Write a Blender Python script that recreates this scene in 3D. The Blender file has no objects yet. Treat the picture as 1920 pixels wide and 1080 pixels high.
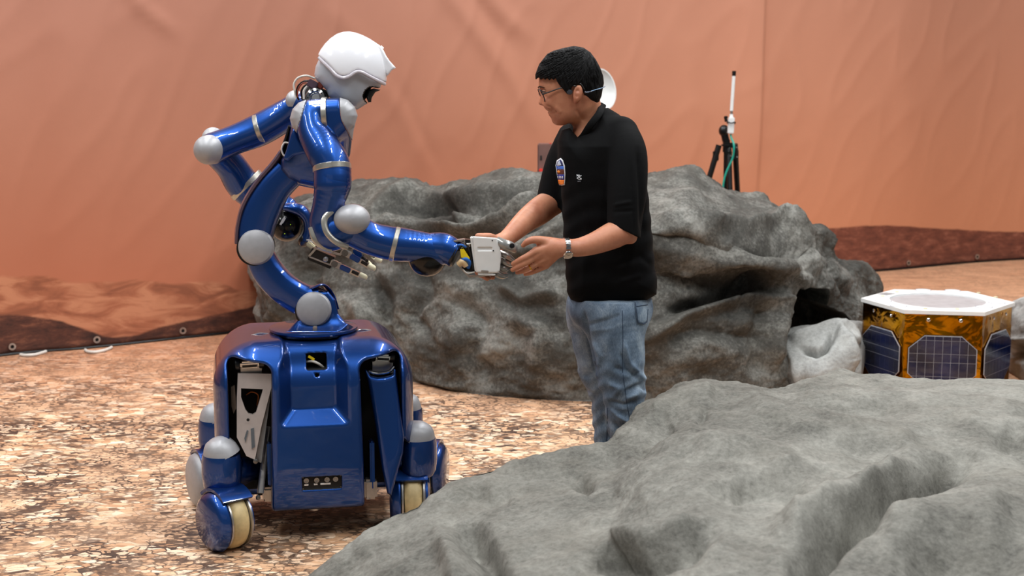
import bpy, bmesh, math, random
import numpy as np
from mathutils import Vector, Matrix, noise

S = bpy.context.scene
C = S.collection
PI = math.pi
random.seed(7)
np.random.seed(7)

# ------------------------------------------------------------------ camera
F = 2780.0; CAMH = 1.63; PITCH = math.atan(440.0 / F)
cam_d = bpy.data.cameras.new('camera'); cam = bpy.data.objects.new('camera', cam_d); C.objects.link(cam)
cam.location = (0, 0, CAMH); cam.rotation_euler = (PI / 2 - PITCH, 0, 0)
cam_d.sensor_width = 36.0; cam_d.lens = 36.0 * F / 1920.0
cam_d.dof.use_dof = True; cam_d.dof.focus_distance = 5.05; cam_d.dof.aperture_fstop = 4.0
cam_d.clip_start = 0.05
S.camera = cam

# ------------------------------------------------------------------ world, lights, exposure
w = bpy.data.worlds.new('hall_air'); S.world = w; w.use_nodes = True
w.node_tree.nodes['Background'].inputs[0].default_value = (0.93, 0.96, 1.0, 1)
w.node_tree.nodes['Background'].inputs[1].default_value = 0.10

def area(name, loc, sx, sy, power, col=(1.0, 0.97, 0.93), rot=(0, 0, 0)):
    l = bpy.data.lights.new(name, 'AREA'); l.shape = 'RECTANGLE'; l.size = sx; l.size_y = sy
    l.energy = power; l.color = col
    o = bpy.data.objects.new(name, l); C.objects.link(o); o.location = loc; o.rotation_euler = rot
    return o
# rows of ceiling tube lamps of the hall, about five metres up
for yy in (2.2, 4.4, 6.6, 8.4):
    for xx in (-4.5, -1.5, 1.5, 4.5):
        area('ceiling_tube_lamp', (xx, yy, 5.2), 0.16, 1.5, 74, col=(0.97, 0.99, 1.0), rot=(0, 0, 0))
# a broad unseen fill light added behind and to the left of the camera
area('camera_side_fill', (-3.0, -5.0, 4.2), 7.0, 2.4, 12, (0.95, 0.98, 1.0), (math.radians(62), 0, math.radians(-20)))

S.view_settings.view_transform = 'Standard'
S.view_settings.look = 'None'
S.view_settings.gamma = 1.0
S.view_settings.use_curve_mapping = False
S.view_settings.exposure = 0.0

# ------------------------------------------------------------------ geometry of the view: a pixel and a distance give a point
cP, sP = math.cos(PITCH), math.sin(PITCH)
def P(u, v, D):
    a = (u - 960.0) / F; b = (540.0 - v) / F
    t = D / (cP + b * sP)
    return np.array([a * t, D, CAMH + t * (b * cP - sP)])
def PZ(u, v, z):
    a = (u - 960.0) / F; b = (540.0 - v) / F
    t = (z - CAMH) / (b * cP - sP)
    return np.array([a * t, t * (cP + b * sP), z])
def DZ(v, z):
    return PZ(960, v, z)[1]
def proj(p):
    p = np.asarray(p, float)
    y = p[..., 1]; zc = p[..., 2] - CAMH
    fz = y * cP - zc * sP; up = y * sP + zc * cP
    return 960 + F * p[..., 0] / fz, 540 - F * up / fz
def px(r, D=5.0):
    return r * D / F

# ------------------------------------------------------------------ linking helpers
def tag(o, label=None, cat=None, group=None, kind=None):
    if label: o['label'] = label
    if cat: o['category'] = cat
    if group: o['group'] = group
    if kind: o['kind'] = kind
    return o
def empty(name, loc, rz=0.0):
    o = bpy.data.objects.new(name, None); C.objects.link(o)
    o.location = [float(c) for c in loc]; o.rotation_euler = (0, 0, rz); o.empty_display_size = 0.1
    return o
def parent_to(o, par):
    if par is not None:
        bpy.context.view_layer.update()
        o.parent = par
        o.matrix_parent_inverse = par_world(par).inverted()
    return o
def par_world(p):
    m = p.matrix_basis.copy()
    q = p
    while q.parent is not None:
        m = q.parent.matrix_basis @ q.matrix_parent_inverse @ m if False else m
        m = q.matrix_parent_inverse @ m
        q = q.parent
        m = q.matrix_basis @ m
    return m
def link(name, verts, faces, mats, parent=None, smooth=True, fmat=None, sharp=None):
    me = bpy.data.meshes.new(name)
    verts = np.asarray(verts, dtype=np.float32)
    me.from_pydata(verts.tolist(), [], faces if isinstance(faces, list) else faces.tolist())
    if not isinstance(mats, (list, tuple)): mats = [mats]
    for m in mats: me.materials.append(m)
    if smooth:
        me.polygons.foreach_set('use_smooth', [True] * len(me.polygons))
    if fmat is not None:
        me.polygons.foreach_set('material_index', np.asarray(fmat, dtype=np.int32))
    me.update()
    if sharp: me.set_sharp_from_angle(angle=math.radians(sharp))
    o = bpy.data.objects.new(name, me); C.objects.link(o)
    if parent is not None:
        o.parent = parent
        o.matrix_parent_inverse = par_world(parent).inverted()
    return o
class MB:
    """collects shapes (world coordinates) and links them as ONE mesh"""
    def __init__(s): s.v = []; s.f = []; s.m = []; s.n = 0
    def add(s, v, f, mi=0):
        v = np.asarray(v, float).reshape(-1, 3)
        s.v.append(v); s.f += [[i + s.n for i in q] for q in f]; s.m += [mi] * len(f); s.n += len(v)
    def build(s, name, mats, parent=None, smooth=True, sharp=35):
        return link(name, np.concatenate(s.v), s.f, mats, parent, smooth, s.m, sharp)
def frame(d, up=(0, 0, 1)):
    d = np.asarray(d, float); d = d / (np.linalg.norm(d) + 1e-12)
    up = np.asarray(up, float)
    if abs(np.dot(d, up)) > 0.97: up = np.array([0, 1.0, 0]) if abs(d[1]) < 0.9 else np.array([1.0, 0, 0])
    x = np.cross(up, d); x /= np.linalg.norm(x); y = np.cross(d, x)
    return x, y, d
def cat(pts, n):
    """Catmull-Rom through rows of pts, n samples per span"""
    pts = np.asarray(pts, float); k = len(pts)
    if k == 2: return np.array([pts[0] + (pts[1] - pts[0]) * t for t in np.linspace(0, 1, n + 1)])
    q = np.vstack([2 * pts[0] - pts[1], pts, 2 * pts[-1] - pts[-2]]); out = []
    for i in range(k - 1):
        p0, p1, p2, p3 = q[i:i + 4]
        for t in np.linspace(0, 1, n, endpoint=False):
            out.append(0.5 * (2 * p1 + (p2 - p0) * t + (2 * p0 - 5 * p1 + 4 * p2 - p3) * t * t + (3 * p1 - p0 - 3 * p2 + p3) * t ** 3))
    out.append(pts[-1]); return np.array(out)
def tube(mb, pts, r, seg=14, n=6, flat=1.0, up=(0, 0, 1), mi=0, caps=True, smoothpath=True):
    """swept tube; r scalar or per point; flat squashes along the 'up' side"""
    pts = np.asarray(pts, float)
    r = np.full(len(pts), r, float) if np.isscalar(r) else np.asarray(r, float)
    A = np.column_stack([pts, r])
    A = cat(A, n) if smoothpath and len(pts) > 1 else A
    p = A[:, :3]; rr = np.maximum(A[:, 3], 1e-4)
    T = np.gradient(p, axis=0); T /= np.linalg.norm(T, axis=1)[:, None] + 1e-12
    x, y, _ = frame(T[0], up); V = []
    for i in range(len(p)):
        x = x - T[i] * np.dot(x, T[i]); x /= np.linalg.norm(x); y = np.cross(T[i], x)
        for a in range(seg):
            t = 2 * PI * a / seg
            V.append(p[i] + rr[i] * (math.cos(t) * x + flat * math.sin(t) * y))
    Fc = []
    for i in range(len(p) - 1):
        for a in range(seg):
            b = (a + 1) % seg
            Fc.append([i * seg + a, i * seg + b, (i + 1) * seg + b, (i + 1) * seg + a])
    if caps:
        Fc.append(list(range(seg))[::-1]); Fc.append([(len(p) - 1) * seg + a for a in range(seg)])
    mb.add(V, Fc, mi)
def lathe(mb, prof, c, ax=(0, 0, 1), seg=32, mi=0, sx=1.0, up=(0, 0, 1)):
    """prof: (radius, height) along axis ax from point c"""
    x, y, d = frame(ax, up); c = np.asarray(c, float); V = []; Fc = []
    for (r, h) in prof:
        for a in range(seg):
            t = 2 * PI * a / seg
            V.append(c + d * h + r * (sx * math.cos(t) * x + math.sin(t) * y))
    k = len(prof)
    for i in range(k - 1):
        for a in range(seg):
            b = (a + 1) % seg
            Fc.append([i * seg + a, i * seg + b, (i + 1) * seg + b, (i + 1) * seg + a])
    if prof[0][0] > 1e-6: Fc.append(list(range(seg))[::-1])
    if prof[-1][0] > 1e-6: Fc.append([(k - 1) * seg + a for a in range(seg)])
    mb.add(V, Fc, mi)
def box(mb, c, size, M=None, mi=0, bev=0.0):
    """box with chamfered edges; M = 3x3 axes as columns"""
    c = np.asarray(c, float); h = np.asarray(size, float) / 2
    M = np.eye(3) if M is None else np.asarray(M, float)
    b = min(bev, h.min() * 0.9)
    if b <= 0:
        V = [[sx * h[0], sy * h[1], sz * h[2]] for sx in (-1, 1) for sy in (-1, 1) for sz in (-1, 1)]
        Fc = [[0, 1, 3, 2], [4, 6, 7, 5], [0, 4, 5, 1], [2, 3, 7, 6], [0, 2, 6, 4], [1, 5, 7, 3]]
        mb.add(np.array(V) @ M.T + c, Fc, mi); return
    bm = bmesh.new(); bmesh.ops.create_cube(bm, size=1.0)
    for v in bm.verts: v.co = Vector((v.co.x * 2 * h[0], v.co.y * 2 * h[1], v.co.z * 2 * h[2]))
    bmesh.ops.bevel(bm, geom=list(bm.edges), offset=b, segments=2, affect='EDGES')
    bm.verts.index_update()
    V = np.array([v.co[:] for v in bm.verts]); Fc = [[v.index for v in f.verts] for f in bm.faces]; bm.free()
    mb.add(V @ M.T + c, Fc, mi)
def prism(mb, poly, o, X, Y, N, t, mi=0):
    """polygon in the plane (o,X,Y) thickened by t along N"""
    o, X, Y, N = [np.asarray(q, float) for q in (o, X, Y, N)]
    k = len(poly); V = [o + X * a + Y * b for a, b in poly] + [o + X * a + Y * b + N * t for a, b in poly]
    Fc = [list(range(k))[::-1], [k + i for i in range(k)]] + [[i, (i + 1) % k, k + (i + 1) % k, k + i] for i in range(k)]
    mb.add(V, Fc, mi)
def ringplate(mb, outer, inner, o, X, Y, N, t, mi=0):
    """plate between two loops of equal count"""
    o, X, Y, N = [np.asarray(q, float) for q in (o, X, Y, N)]; k = len(outer)
    L = lambda P_, h: [o + X * a + Y * b + N * h for a, b in P_]
    V = L(outer, 0) + L(inner, 0) + L(inner, t) + L(outer, t); Fc = []
    for i in range(k):
        j = (i + 1) % k
        for a, b in ((0, 1), (1, 2), (2, 3), (3, 0)):
            Fc.append([a * k + i, a * k + j, b * k + j, b * k + i])
    mb.add(V, Fc, mi)

def polydist(U, Vv, pts):
    d = np.full(U.shape, 1e9); tt = np.zeros(U.shape)
    pts = np.asarray(pts, float); n = len(pts) - 1
    for i in range(n):
        ax_, ay_ = pts[i]; bx_, by_ = pts[i + 1]; ex, ey = bx_ - ax_, by_ - ay_
        t_ = np.clip(((U - ax_) * ex + (Vv - ay_) * ey) / (ex * ex + ey * ey), 0, 1)
        dd = np.hypot(U - ax_ - ex * t_, Vv - ay_ - ey * t_)
        m = dd < d; d = np.where(m, dd, d); tt = np.where(m, (i + t_) / n, tt)
    return d, tt

# ------------------------------------------------------------------ signed-distance modelling
def smin(a, b, k):
    if k <= 0: return np.minimum(a, b)
    h = np.clip(0.5 + 0.5 * (b - a) / k, 0, 1)
    return b + (a - b) * h - k * h * (1 - h)
def smax(a, b, k): return -smin(-a, -b, k)
def s_cap(p, a, b, ra, rb):
    a = np.asarray(a, float); b = np.asarray(b, float); ab = b - a
    t = np.clip(((p - a) @ ab) / (ab @ ab + 1e-12), 0, 1)
    return np.linalg.norm(p - a - t[:, None] * ab, axis=1) - (ra + (rb - ra) * t)
def s_ell(p, c, r, M=None):
    q = p - np.asarray(c, float)
    if M is not None: q = q @ np.asarray(M, float)
    r = np.asarray(r, float)
    k0 = np.linalg.norm(q / r, axis=1); k1 = np.linalg.norm(q / (r * r), axis=1) + 1e-9
    return k0 * (k0 - 1) / k1
def s_box(p, c, h, r=0.0, M=None):
    q = p - np.asarray(c, float)
    if M is not None: q = q @ np.asarray(M, float)
    q = np.abs(q) - (np.asarray(h, float) - r)
    return np.linalg.norm(np.maximum(q, 0), axis=1) + np.minimum(q.max(axis=1), 0) - r
def s_poly(x, y, poly):
    poly = np.asarray(poly, float); n = len(poly)
    d = np.full(x.shape, 1e18); s = np.ones(x.shape)
    for i in range(n):
        ax_, ay_ = poly[i]; bx_, by_ = poly[i - 1]
        ex, ey = bx_ - ax_, by_ - ay_; wx, wy = x - ax_, y - ay_
        t = np.clip((wx * ex + wy * ey) / (ex * ex + ey * ey + 1e-12), 0, 1)
        d = np.minimum(d, (wx - ex * t) ** 2 + (wy - ey * t) ** 2)
        c1 = y >= ay_; c2 = y < by_; c3 = ex * wy > ey * wx
        s = np.where((c1 & c2 & c3) | (~c1 & ~c2 & ~c3), -s, s)
    return s * np.sqrt(d)
def s_chain(p, pts, rs, k=0.0):
    d = None
    for i in range(len(pts) - 1):
        e = s_cap(p, pts[i], pts[i + 1], rs[i], rs[i + 1])
        d = e if d is None else (smin(d, e, k) if k else np.minimum(d, e))
    return d
def smooth_chain(p, pts, rs, n=5):
    A = cat(np.column_stack([pts, rs]), n)
    return s_chain(p, A[:, :3], A[:, 3])
def within(p, lo, hi, f):
    """evaluate f only near its box; farther out the distance to the box stands in"""
    lo = np.asarray(lo, float); hi = np.asarray(hi, float)
    q = np.maximum(lo - p, p - hi); db = np.linalg.norm(np.maximum(q, 0), axis=1)
    m = db < 0.05; out = db + 0.0
    if m.any(): out[m] = f(p[m])
    return out
def surf(f, lo, hi, h):
    """surface nets over a narrow band, then the vertices are pulled onto f = 0"""
    lo = np.asarray(lo, float); hi = np.asarray(hi, float)
    B = 6; nb = np.ceil((hi - lo) / (h * B)).astype(int); n = nb * B
    cx = [lo[i] + (np.arange(nb[i]) + 0.5) * h * B for i in range(3)]
    G = np.stack(np.meshgrid(*cx, indexing='ij'), -1).reshape(-1, 3)
    cd = f(G).reshape(nb)
    V = np.repeat(np.repeat(np.repeat(cd, B, 0), B, 1), B, 2)
    act = np.argwhere(np.abs(cd) < h * B * 1.35)
    off = np.stack(np.meshgrid(*[np.arange(B)] * 3, indexing='ij'), -1).reshape(-1, 3)
    ch = 2000
    for s in range(0, len(act), ch):
        idx = (act[s:s + ch, None, :] * B + off[None]).reshape(-1, 3)
        V[idx[:, 0], idx[:, 1], idx[:, 2]] = f(lo + (idx + 0.5) * h)
    V = np.pad(V, 1, constant_values=h * 2); lo = lo - h; n = n + 2
    ins = V < 0
    N = n - 1
    def sub(A, dx, dy, dz): return A[dx:dx + N[0], dy:dy + N[1], dz:dz + N[2]]
    cnt = sum(sub(ins, dx, dy, dz).astype(np.int8) for dx in (0, 1) for dy in (0, 1) for dz in (0, 1))
    cells = np.argwhere((cnt > 0) & (cnt < 8))
    idm = -np.ones(N, dtype=np.int64); idm[tuple(cells.T)] = np.arange(len(cells))
    acc = np.zeros((len(cells), 3)); k = np.zeros(len(cells))
    cor = [(a, b, c) for a in (0, 1) for b in (0, 1) for c in (0, 1)]
    for a in cor:
        for axn in range(3):
            if a[axn]: continue
            b = list(a); b[axn] = 1
            ca = cells + a; cb = cells + b
            va = V[tuple(ca.T)]; vb = V[tuple(cb.T)]
            m = (va < 0) != (vb < 0)
            t = va[m] / (va[m] - vb[m])
            q = ca[m].astype(float); q[:, axn] += t
            acc[m] += q; k[m] += 1
    vert = lo + (acc / k[:, None] + 0.5) * h
    quads = []
    for axn in range(3):
        s0 = [slice(1, N[0]), slice(1, N[1]), slice(1, N[2])]; s0[axn] = slice(0, N[axn])
        s1 = list(s0); s1[axn] = slice(1, N[axn] + 1)
        A = ins[tuple(s0)]; Bm = ins[tuple(s1)]
        e = np.argwhere(A != Bm)
        base = e.copy()
        for i in range(3):
            if i != axn: base[:, i] += 1
        u_, v_ = [(1, 2), (2, 0), (0, 1)][axn]
        def idn(du, dv):
            c = base.copy(); c[:, u_] -= du; c[:, v_] -= dv
            return idm[tuple(c.T)]
        q = np.stack([idn(0, 0), idn(1, 0), idn(1, 1), idn(0, 1)], 1)
        fl = A[tuple(e.T)]
        q[~fl] = q[~fl][:, ::-1]
        quads.append(q)
    quads = np.concatenate(quads); quads = quads[(quads >= 0).all(1)]
    for _ in range(2):
        d0 = f(vert); e = h * 0.25
        g = np.stack([f(vert + np.eye(3)[i] * e) - d0 for i in range(3)], 1) / e
        gn = (g * g).sum(1) + 1e-3
        st = np.clip(d0 / gn, -h * 0.6, h * 0.6)
        vert = vert - g * st[:, None]
    return vert, quads
def sdf_obj(name, f, lo, hi, h, mats, parent=None, fm=None):
    v, q = surf(f, lo, hi, h)
    fmat = None
    if fm is not None: fmat = fm(v[q].mean(1))
    return link(name, v, q, mats, parent, True, fmat)
def bounds(pts, m):
    pts = np.asarray(pts, float); return pts.min(0) - m, pts.max(0) + m

# ------------------------------------------------------------------ materials
def lin(c):
    return tuple(((x / 255.0) / 12.92 if x / 255.0 <= 0.04045 else ((x / 255.0 + 0.055) / 1.055) ** 2.4) for x in c) + (1.0,)
class NT:
    def __init__(s, name):
        s.m = bpy.data.materials.new(name); s.m.use_nodes = True; s.t = s.m.node_tree
        s.b = s.t.nodes['Principled BSDF']; s.out = s.t.nodes['Material Output']
    def n(s, typ, ins=None, **kw):
        nd = s.t.nodes.new(typ)
        for k, v in kw.items(): setattr(nd, k, v)
        for k, v in (ins or {}).items():
            i = nd.inputs[k]
            if isinstance(v, bpy.types.NodeSocket): s.t.links.new(v, i)
            else: i.default_value = v
        return nd
    def math(s, op, a, b=0.0, c=0.0, clamp=False):
        nd = s.n('ShaderNodeMath', {0: a, 1: b, 2: c}, operation=op); nd.use_clamp = clamp
        return nd.outputs[0]
    def mix(s, f, a, b, typ='MIX'):
        nd = s.n('ShaderNodeMix', data_type='RGBA', blend_type=typ)
        for k, v in ((0, f), (6, a), (7, b)):
            if isinstance(v, bpy.types.NodeSocket): s.t.links.new(v, nd.inputs[k])
            else: nd.inputs[k].default_value = v
        return nd.outputs[2]
    def ramp(s, f, stops, interp='LINEAR'):
        nd = s.n('ShaderNodeValToRGB', {0: f}); nd.color_ramp.interpolation = interp
        e = nd.color_ramp.elements
        while len(e) < len(stops): e.new(0.5)
        for i, (p_, c_) in enumerate(stops): e[i].position = p_; e[i].color = c_
        return nd.outputs[0]
    def noise(s, vec, scale, detail=4, rough=0.5, dist=0.0, col=False):
        nd = s.n('ShaderNodeTexNoise', {'Vector': vec, 'Scale': scale, 'Detail': detail, 'Roughness': rough, 'Distortion': dist})
        return nd.outputs[1 if col else 0]
    def coord(s, which='Object'): return s.n('ShaderNodeTexCoord').outputs[which]
    def mapping(s, vec, scale=(1, 1, 1), rot=(0, 0, 0), loc=(0, 0, 0)):
        return s.n('ShaderNodeMapping', {'Vector': vec, 'Scale': scale, 'Rotation': rot, 'Location': loc}).outputs[0]
    def bump(s, h, strength=0.3, dist=0.01):
        s.t.links.new(s.n('ShaderNodeBump', {'Height': h, 'Strength': strength, 'Distance': dist}).outputs[0], s.b.inputs['Normal'])
    def set(s, **kw):
        for k, v in kw.items():
            i = s.b.inputs[k.replace('_', ' ')]
            if isinstance(v, bpy.types.NodeSocket): s.t.links.new(v, i)
            else: i.default_value = v
        return s
def simple(name, rgb, rough=0.5, metal=0.0, var=0.06, scale=30, coat=0.0, bump=0.0, spec=0.5):
    t = NT(name); co = t.coord(); n_ = t.noise(co, scale, 3)
    c = lin(rgb); d = tuple(x * (1 - var * 2) for x in c[:3]) + (1,); l = tuple(min(1, x * (1 + var)) for x in c[:3]) + (1,)
    t.set(Base_Color=t.ramp(n_, [(0.3, d), (0.7, l)]), Roughness=rough, Metallic=metal, Coat_Weight=coat, Coat_Roughness=0.03)
    t.b.inputs['Specular IOR Level'].default_value = spec
    if bump: t.bump(t.noise(co, scale * 4, 4), bump, 0.003)
    return t.m
M = {}
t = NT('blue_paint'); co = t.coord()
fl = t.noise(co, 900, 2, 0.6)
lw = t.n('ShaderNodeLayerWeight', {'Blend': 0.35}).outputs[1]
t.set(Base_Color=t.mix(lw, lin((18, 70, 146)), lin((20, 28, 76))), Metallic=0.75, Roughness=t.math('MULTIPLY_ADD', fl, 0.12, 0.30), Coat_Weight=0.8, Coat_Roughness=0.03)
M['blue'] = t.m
M['silver'] = simple('silver_paint', (168, 168, 171), 0.46, 0.3, 0.03, 60)
M['band'] = simple('brushed_band', (190, 186, 176), 0.3, 0.8, 0.05, 80)
M['alu'] = simple('machined_aluminium', (186, 182, 178), 0.3, 0.85, 0.08, 40)
M['polished'] = simple('polished_aluminium', (208, 194, 186), 0.3, 0.5, 0.04, 30)  # pinkish base colour carries the floor's reflection on the leg frame
M['drum'] = simple('drum_metal', (196, 196, 198), 0.4, 0.35, 0.06, 20)
M['black'] = simple('black_plastic', (14, 14, 15), 0.3, 0.0, 0.1, 40)
M['blackgloss'] = simple('black_gloss_ball', (12, 9, 7), 0.22, 0.0, 0.1, 20, coat=0.15, spec=0.3)
M['dark'] = simple('dark_interior', (9, 9, 10), 0.7, 0.0, 0.2, 60)
M['white'] = simple('white_gloss_shell', (236, 237, 242), 0.16, 0.0, 0.01, 20, coat=0.8)
M['ltgrey'] = simple('light_grey_shell', (178, 182, 190), 0.35, 0.0, 0.02, 20, coat=0.1)
M['cream'] = simple('cream_tire', (206, 184, 134), 0.5, 0.0, 0.14, 26)
M['tip'] = simple('cream_fingertip', (226, 218, 184), 0.45, 0.0, 0.04, 40)
M['yellow'] = simple('yellow_tape', (236, 205, 20), 0.5, 0.0, 0.08, 40)
M['bluecable'] = simple('blue_cable', (28, 96, 178), 0.45, 0.0, 0.05, 40)
M['whitecable'] = simple('white_cable', (215, 210, 202), 0.45, 0.0, 0.05, 40)
M['copper'] = simple('red_brown_cable', (120, 46, 30), 0.45, 0.0, 0.05, 40)
M['chrome'] = simple('chrome', (215, 215, 215), 0.14, 1.0, 0.04, 60)
M['led'] = NT('green_led'); M['led'].set(Base_Color=lin((120, 150, 20)), Emission_Color=lin((170, 210, 30)), Emission_Strength=0.8); M['led'] = M['led'].m
M['whiteplastic'] = simple('white_plastic', (232, 232, 230), 0.4, 0.0, 0.02, 30)
M['screw'] = simple('screw_steel', (120, 120, 118), 0.35, 0.9, 0.1, 90)
# ------------------------------------------------------------------ floor: a printed tarpaulin of cracked desert ground
t = NT('printed_desert_tarp'); co = t.coord()
warp = t.n('ShaderNodeVectorMath', {0: t.noise(co, 3.0, 3, 0.5, col=True), 1: (0.10, 0.10, 0)}, operation='MULTIPLY').outputs[0]
cw = t.n('ShaderNodeVectorMath', {0: co, 1: warp}, operation='ADD').outputs[0]
m1 = t.mapping(cw, (0.62, 1.05, 1.0), (0, 0, 0.0))
v1 = t.n('ShaderNodeTexVoronoi', {'Vector': m1, 'Scale': 38.0, 'Randomness': 1.0}, feature='DISTANCE_TO_EDGE').outputs[0]
v1c = t.n('ShaderNodeTexVoronoi', {'Vector': m1, 'Scale': 38.0, 'Randomness': 1.0}, feature='F1')
v2 = t.n('ShaderNodeTexVoronoi', {'Vector': m1, 'Scale': 58.0}, feature='DISTANCE_TO_EDGE').outputs[0]
big = t.noise(co, 1.4, 4, 0.6)
mid = t.noise(co, 6.0, 5, 0.65)
fine = t.noise(co, 60.0, 5, 0.7)
thr = t.math('MULTIPLY_ADD', t.math('SUBTRACT', mid, 0.5), 0.75, 0.095)
crk = t.math('LESS_THAN', t.math('ADD', v1, t.math('MULTIPLY_ADD', fine, 0.12, -0.065)), thr)
crk2 = t.math('LESS_THAN', t.math('ADD', v2, t.math('MULTIPLY_ADD', fine, 0.12, -0.03)), t.math('MULTIPLY', thr, 0.9))
stone = t.ramp(t.n('ShaderNodeSeparateXYZ', {0: v1c.outputs[1]}).outputs[0], [(0.0, lin((46, 36, 30))), (0.06, lin((92, 68, 52))), (0.12, lin((190, 142, 104))), (0.5, lin((220, 178, 140))), (1.0, lin((250, 224, 196)))])
sand = t.ramp(fine, [(0.3, lin((184, 138, 102))), (0.7, lin((226, 188, 152)))])
sm = t.ramp(t.noise(co, 2.3, 5, 0.6), [(0.50, (0, 0, 0, 1)), (0.62, (0.85, 0.85, 0.85, 1))])
base = t.mix(sm, stone, sand)
base = t.mix(t.math('MULTIPLY', t.math('SUBTRACT', mid, 0.45, clamp=True), 1.6), base, lin((150, 104, 68)))
sepw = t.n('ShaderNodeSeparateXYZ', {0: co})
far = t.n('ShaderNodeMapRange', {0: t.math('ADD', sepw.outputs[1], t.math('MULTIPLY', big, 1.2)), 1: 6.9, 2: 9.4}).outputs[0]
farc = t.mix(t.n('ShaderNodeMapRange', {0: sepw.outputs[0], 1: -1.0, 2: 3.5}).outputs[0], t.mix(fine, lin((168, 108, 74)), lin((204, 144, 108))), t.mix(t.noise(t.mapping(co, (0.5, 3.0, 1)), 5.0, 6, 0.7), lin((176, 112, 76)), lin((250, 204, 164))))
base = t.mix(far, base, farc)
dark = t.ramp(fine, [(0.35, lin((34, 26, 22))), (0.7, lin((96, 66, 48)))])
keep = t.ramp(t.noise(co, 2.6, 4, 0.6), [(0.40, (1, 1, 1, 1)), (0.66, (0.45, 0.45, 0.45, 1))])
brk = t.ramp(t.noise(t.mapping(co, (0.8, 1.3, 1)), 19.0, 3, 0.6), [(0.36, (0.25, 0.25, 0.25, 1)), (0.44, (1, 1, 1, 1))])
keep = t.math('MULTIPLY', keep, brk)
fk = t.math('MULTIPLY', t.math('MULTIPLY', t.math('MAXIMUM', crk, t.math('MULTIPLY', crk2, 0.55)), keep), t.math('MULTIPLY_ADD', far, -0.62, 1.0))
t.set(Base_Color=t.mix(fk, base, dark), Roughness=0.62)
M['floor'] = t.m
mb = MB()
nx, ny = 30, 30
V = [[-9 + 18 * i / nx, -4 + 18 * j / ny, 0.0] for j in range(ny + 1) for i in range(nx + 1)]
Fc = [[j * (nx + 1) + i, j * (nx + 1) + i + 1, (j + 1) * (nx + 1) + i + 1, (j + 1) * (nx + 1) + i] for j in range(ny) for i in range(nx)]
mb.add(V, Fc)
fl = mb.build('floor', M['floor']); tag(fl, kind='structure')

# ------------------------------------------------------------------ the printed backdrop: a hanging curtain that follows a curved path
path = [(-5.6, 6.0), (-3.75, 7.15)] + [tuple(PZ(u, v, 0.0)[:2]) for u, v in ((0, 667), (160, 653), (330, 635), (470, 619), (800, 572), (1200, 536), (1610, 511), (1920, 486))] + [(6.6, 12.3)]
pp = cat(path, 24)
sl = np.concatenate([[0], np.cumsum(np.linalg.norm(np.diff(pp, axis=0), axis=1))]); SL = sl[-1]
def s_at(u, v):
    q = PZ(u, v, 0.0)[:2]; return sl[np.argmin(np.linalg.norm(pp - q, axis=1))]
ns, nz = 760, 120; H = 4.6
ss = np.linspace(0, SL, ns); X = np.interp(ss, sl, pp[:, 0]); Y = np.interp(ss, sl, pp[:, 1])
dx = np.gradient(X); dy = np.gradient(Y); L = np.hypot(dx, dy); NX, NY = dy / L, -dx / L   # towards the camera
seam = s_at(1410, 520)
V = []; UV = []
for j in range(nz + 1):
    z = H * (j / nz) ** 1.15
    for i in range(ns):
        s = ss[i]
        n1 = noise.noise(Vector((s * 0.42 + 0.35 * z, z * 0.30, 1.7))) * 0.10
        n2 = noise.noise(Vector((s * 1.5 + 0.55 * z, z * 0.55, 5.1))) * 0.014
        n3 = noise.noise(Vector((s * 3.2 - 1.6 * z, z * 1.1 + s * 0.6, 9.0)))
        n3 = (1 - abs(n3) * 2.4) ** 3 * 0.005 if abs(n3) < 0.4 else 0
        dlt = n1 + n2 + n3
        dlt += 0.05 * math.exp(-((s - seam) / 0.22) ** 2) * (1 if s < seam else 0.35) * min(1, z)
        dlt *= 0.25 + 0.75 * min(1, z / 1.2)
        V.append((X[i] + NX[i] * dlt, Y[i] + NY[i] * dlt, z + 0.004))
# a few long soft folds where the cloth is drawn up and pulled
V = np.array(V); Uc, Vc = proj(V); dd_ = np.zeros(len(V))
for pts, wd, dep in (([(800, -60), (870, 30), (960, 150), (1010, 260)], 16, 0.050), ([(880, -60), (930, 10), (1000, 80)], 14, 0.045), ([(850, -60), (905, 20), (975, 110)], 12, -0.035), ([(215, -60), (260, 10), (340, 70)], 14, 0.030),
                     ([(690, 120), (760, 220), (800, 330)], 18, 0.025), ([(745, 150), (780, 230), (830, 330)], 10, -0.02), ([(600, 0), (660, 60), (730, 130)], 20, 0.02), ([(1290, 60), (1300, 200), (1296, 330)], 22, 0.02), ([(1695, -40), (1700, 200), (1700, 400)], 26, 0.02)):
    q_, tt_ = polydist(Uc, Vc, pts); dd_ += 0.42 * dep * np.exp(-(q_ / wd) ** 2) * np.clip(np.minimum(tt_, 1 - tt_) * 4 + 0.1, 0, 1)
nn_ = np.tile(np.column_stack([NX, NY, np.zeros(ns)]), (nz + 1, 1)); V = V + nn_ * dd_[:, None]
Fc = [[j * ns + i, j * ns + i + 1, (j + 1) * ns + i + 1, (j + 1) * ns + i] for j in range(nz) for i in range(ns - 1)]
t = NT('printed_mars_backdrop')
uv = t.coord('UV'); sx = t.n('ShaderNodeSeparateXYZ', {0: uv}); su, sz = sx.outputs[0], sx.outputs[1]     # metres along, metres up
su01 = t.math('DIVIDE', su, SL)
def curve(pts):
    nd = t.n('ShaderNodeFloatCurve', {0: 1.0, 1: su01}); c = nd.mapping.curves[0]
    pts = sorted(pts)
    c.points[0].location = (0.0, pts[0][1]); c.points[1].location = (1.0, pts[-1][1])
    for a, b in pts: c.points.new(a, b)
    nd.mapping.update(); return nd.outputs[0]
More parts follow.
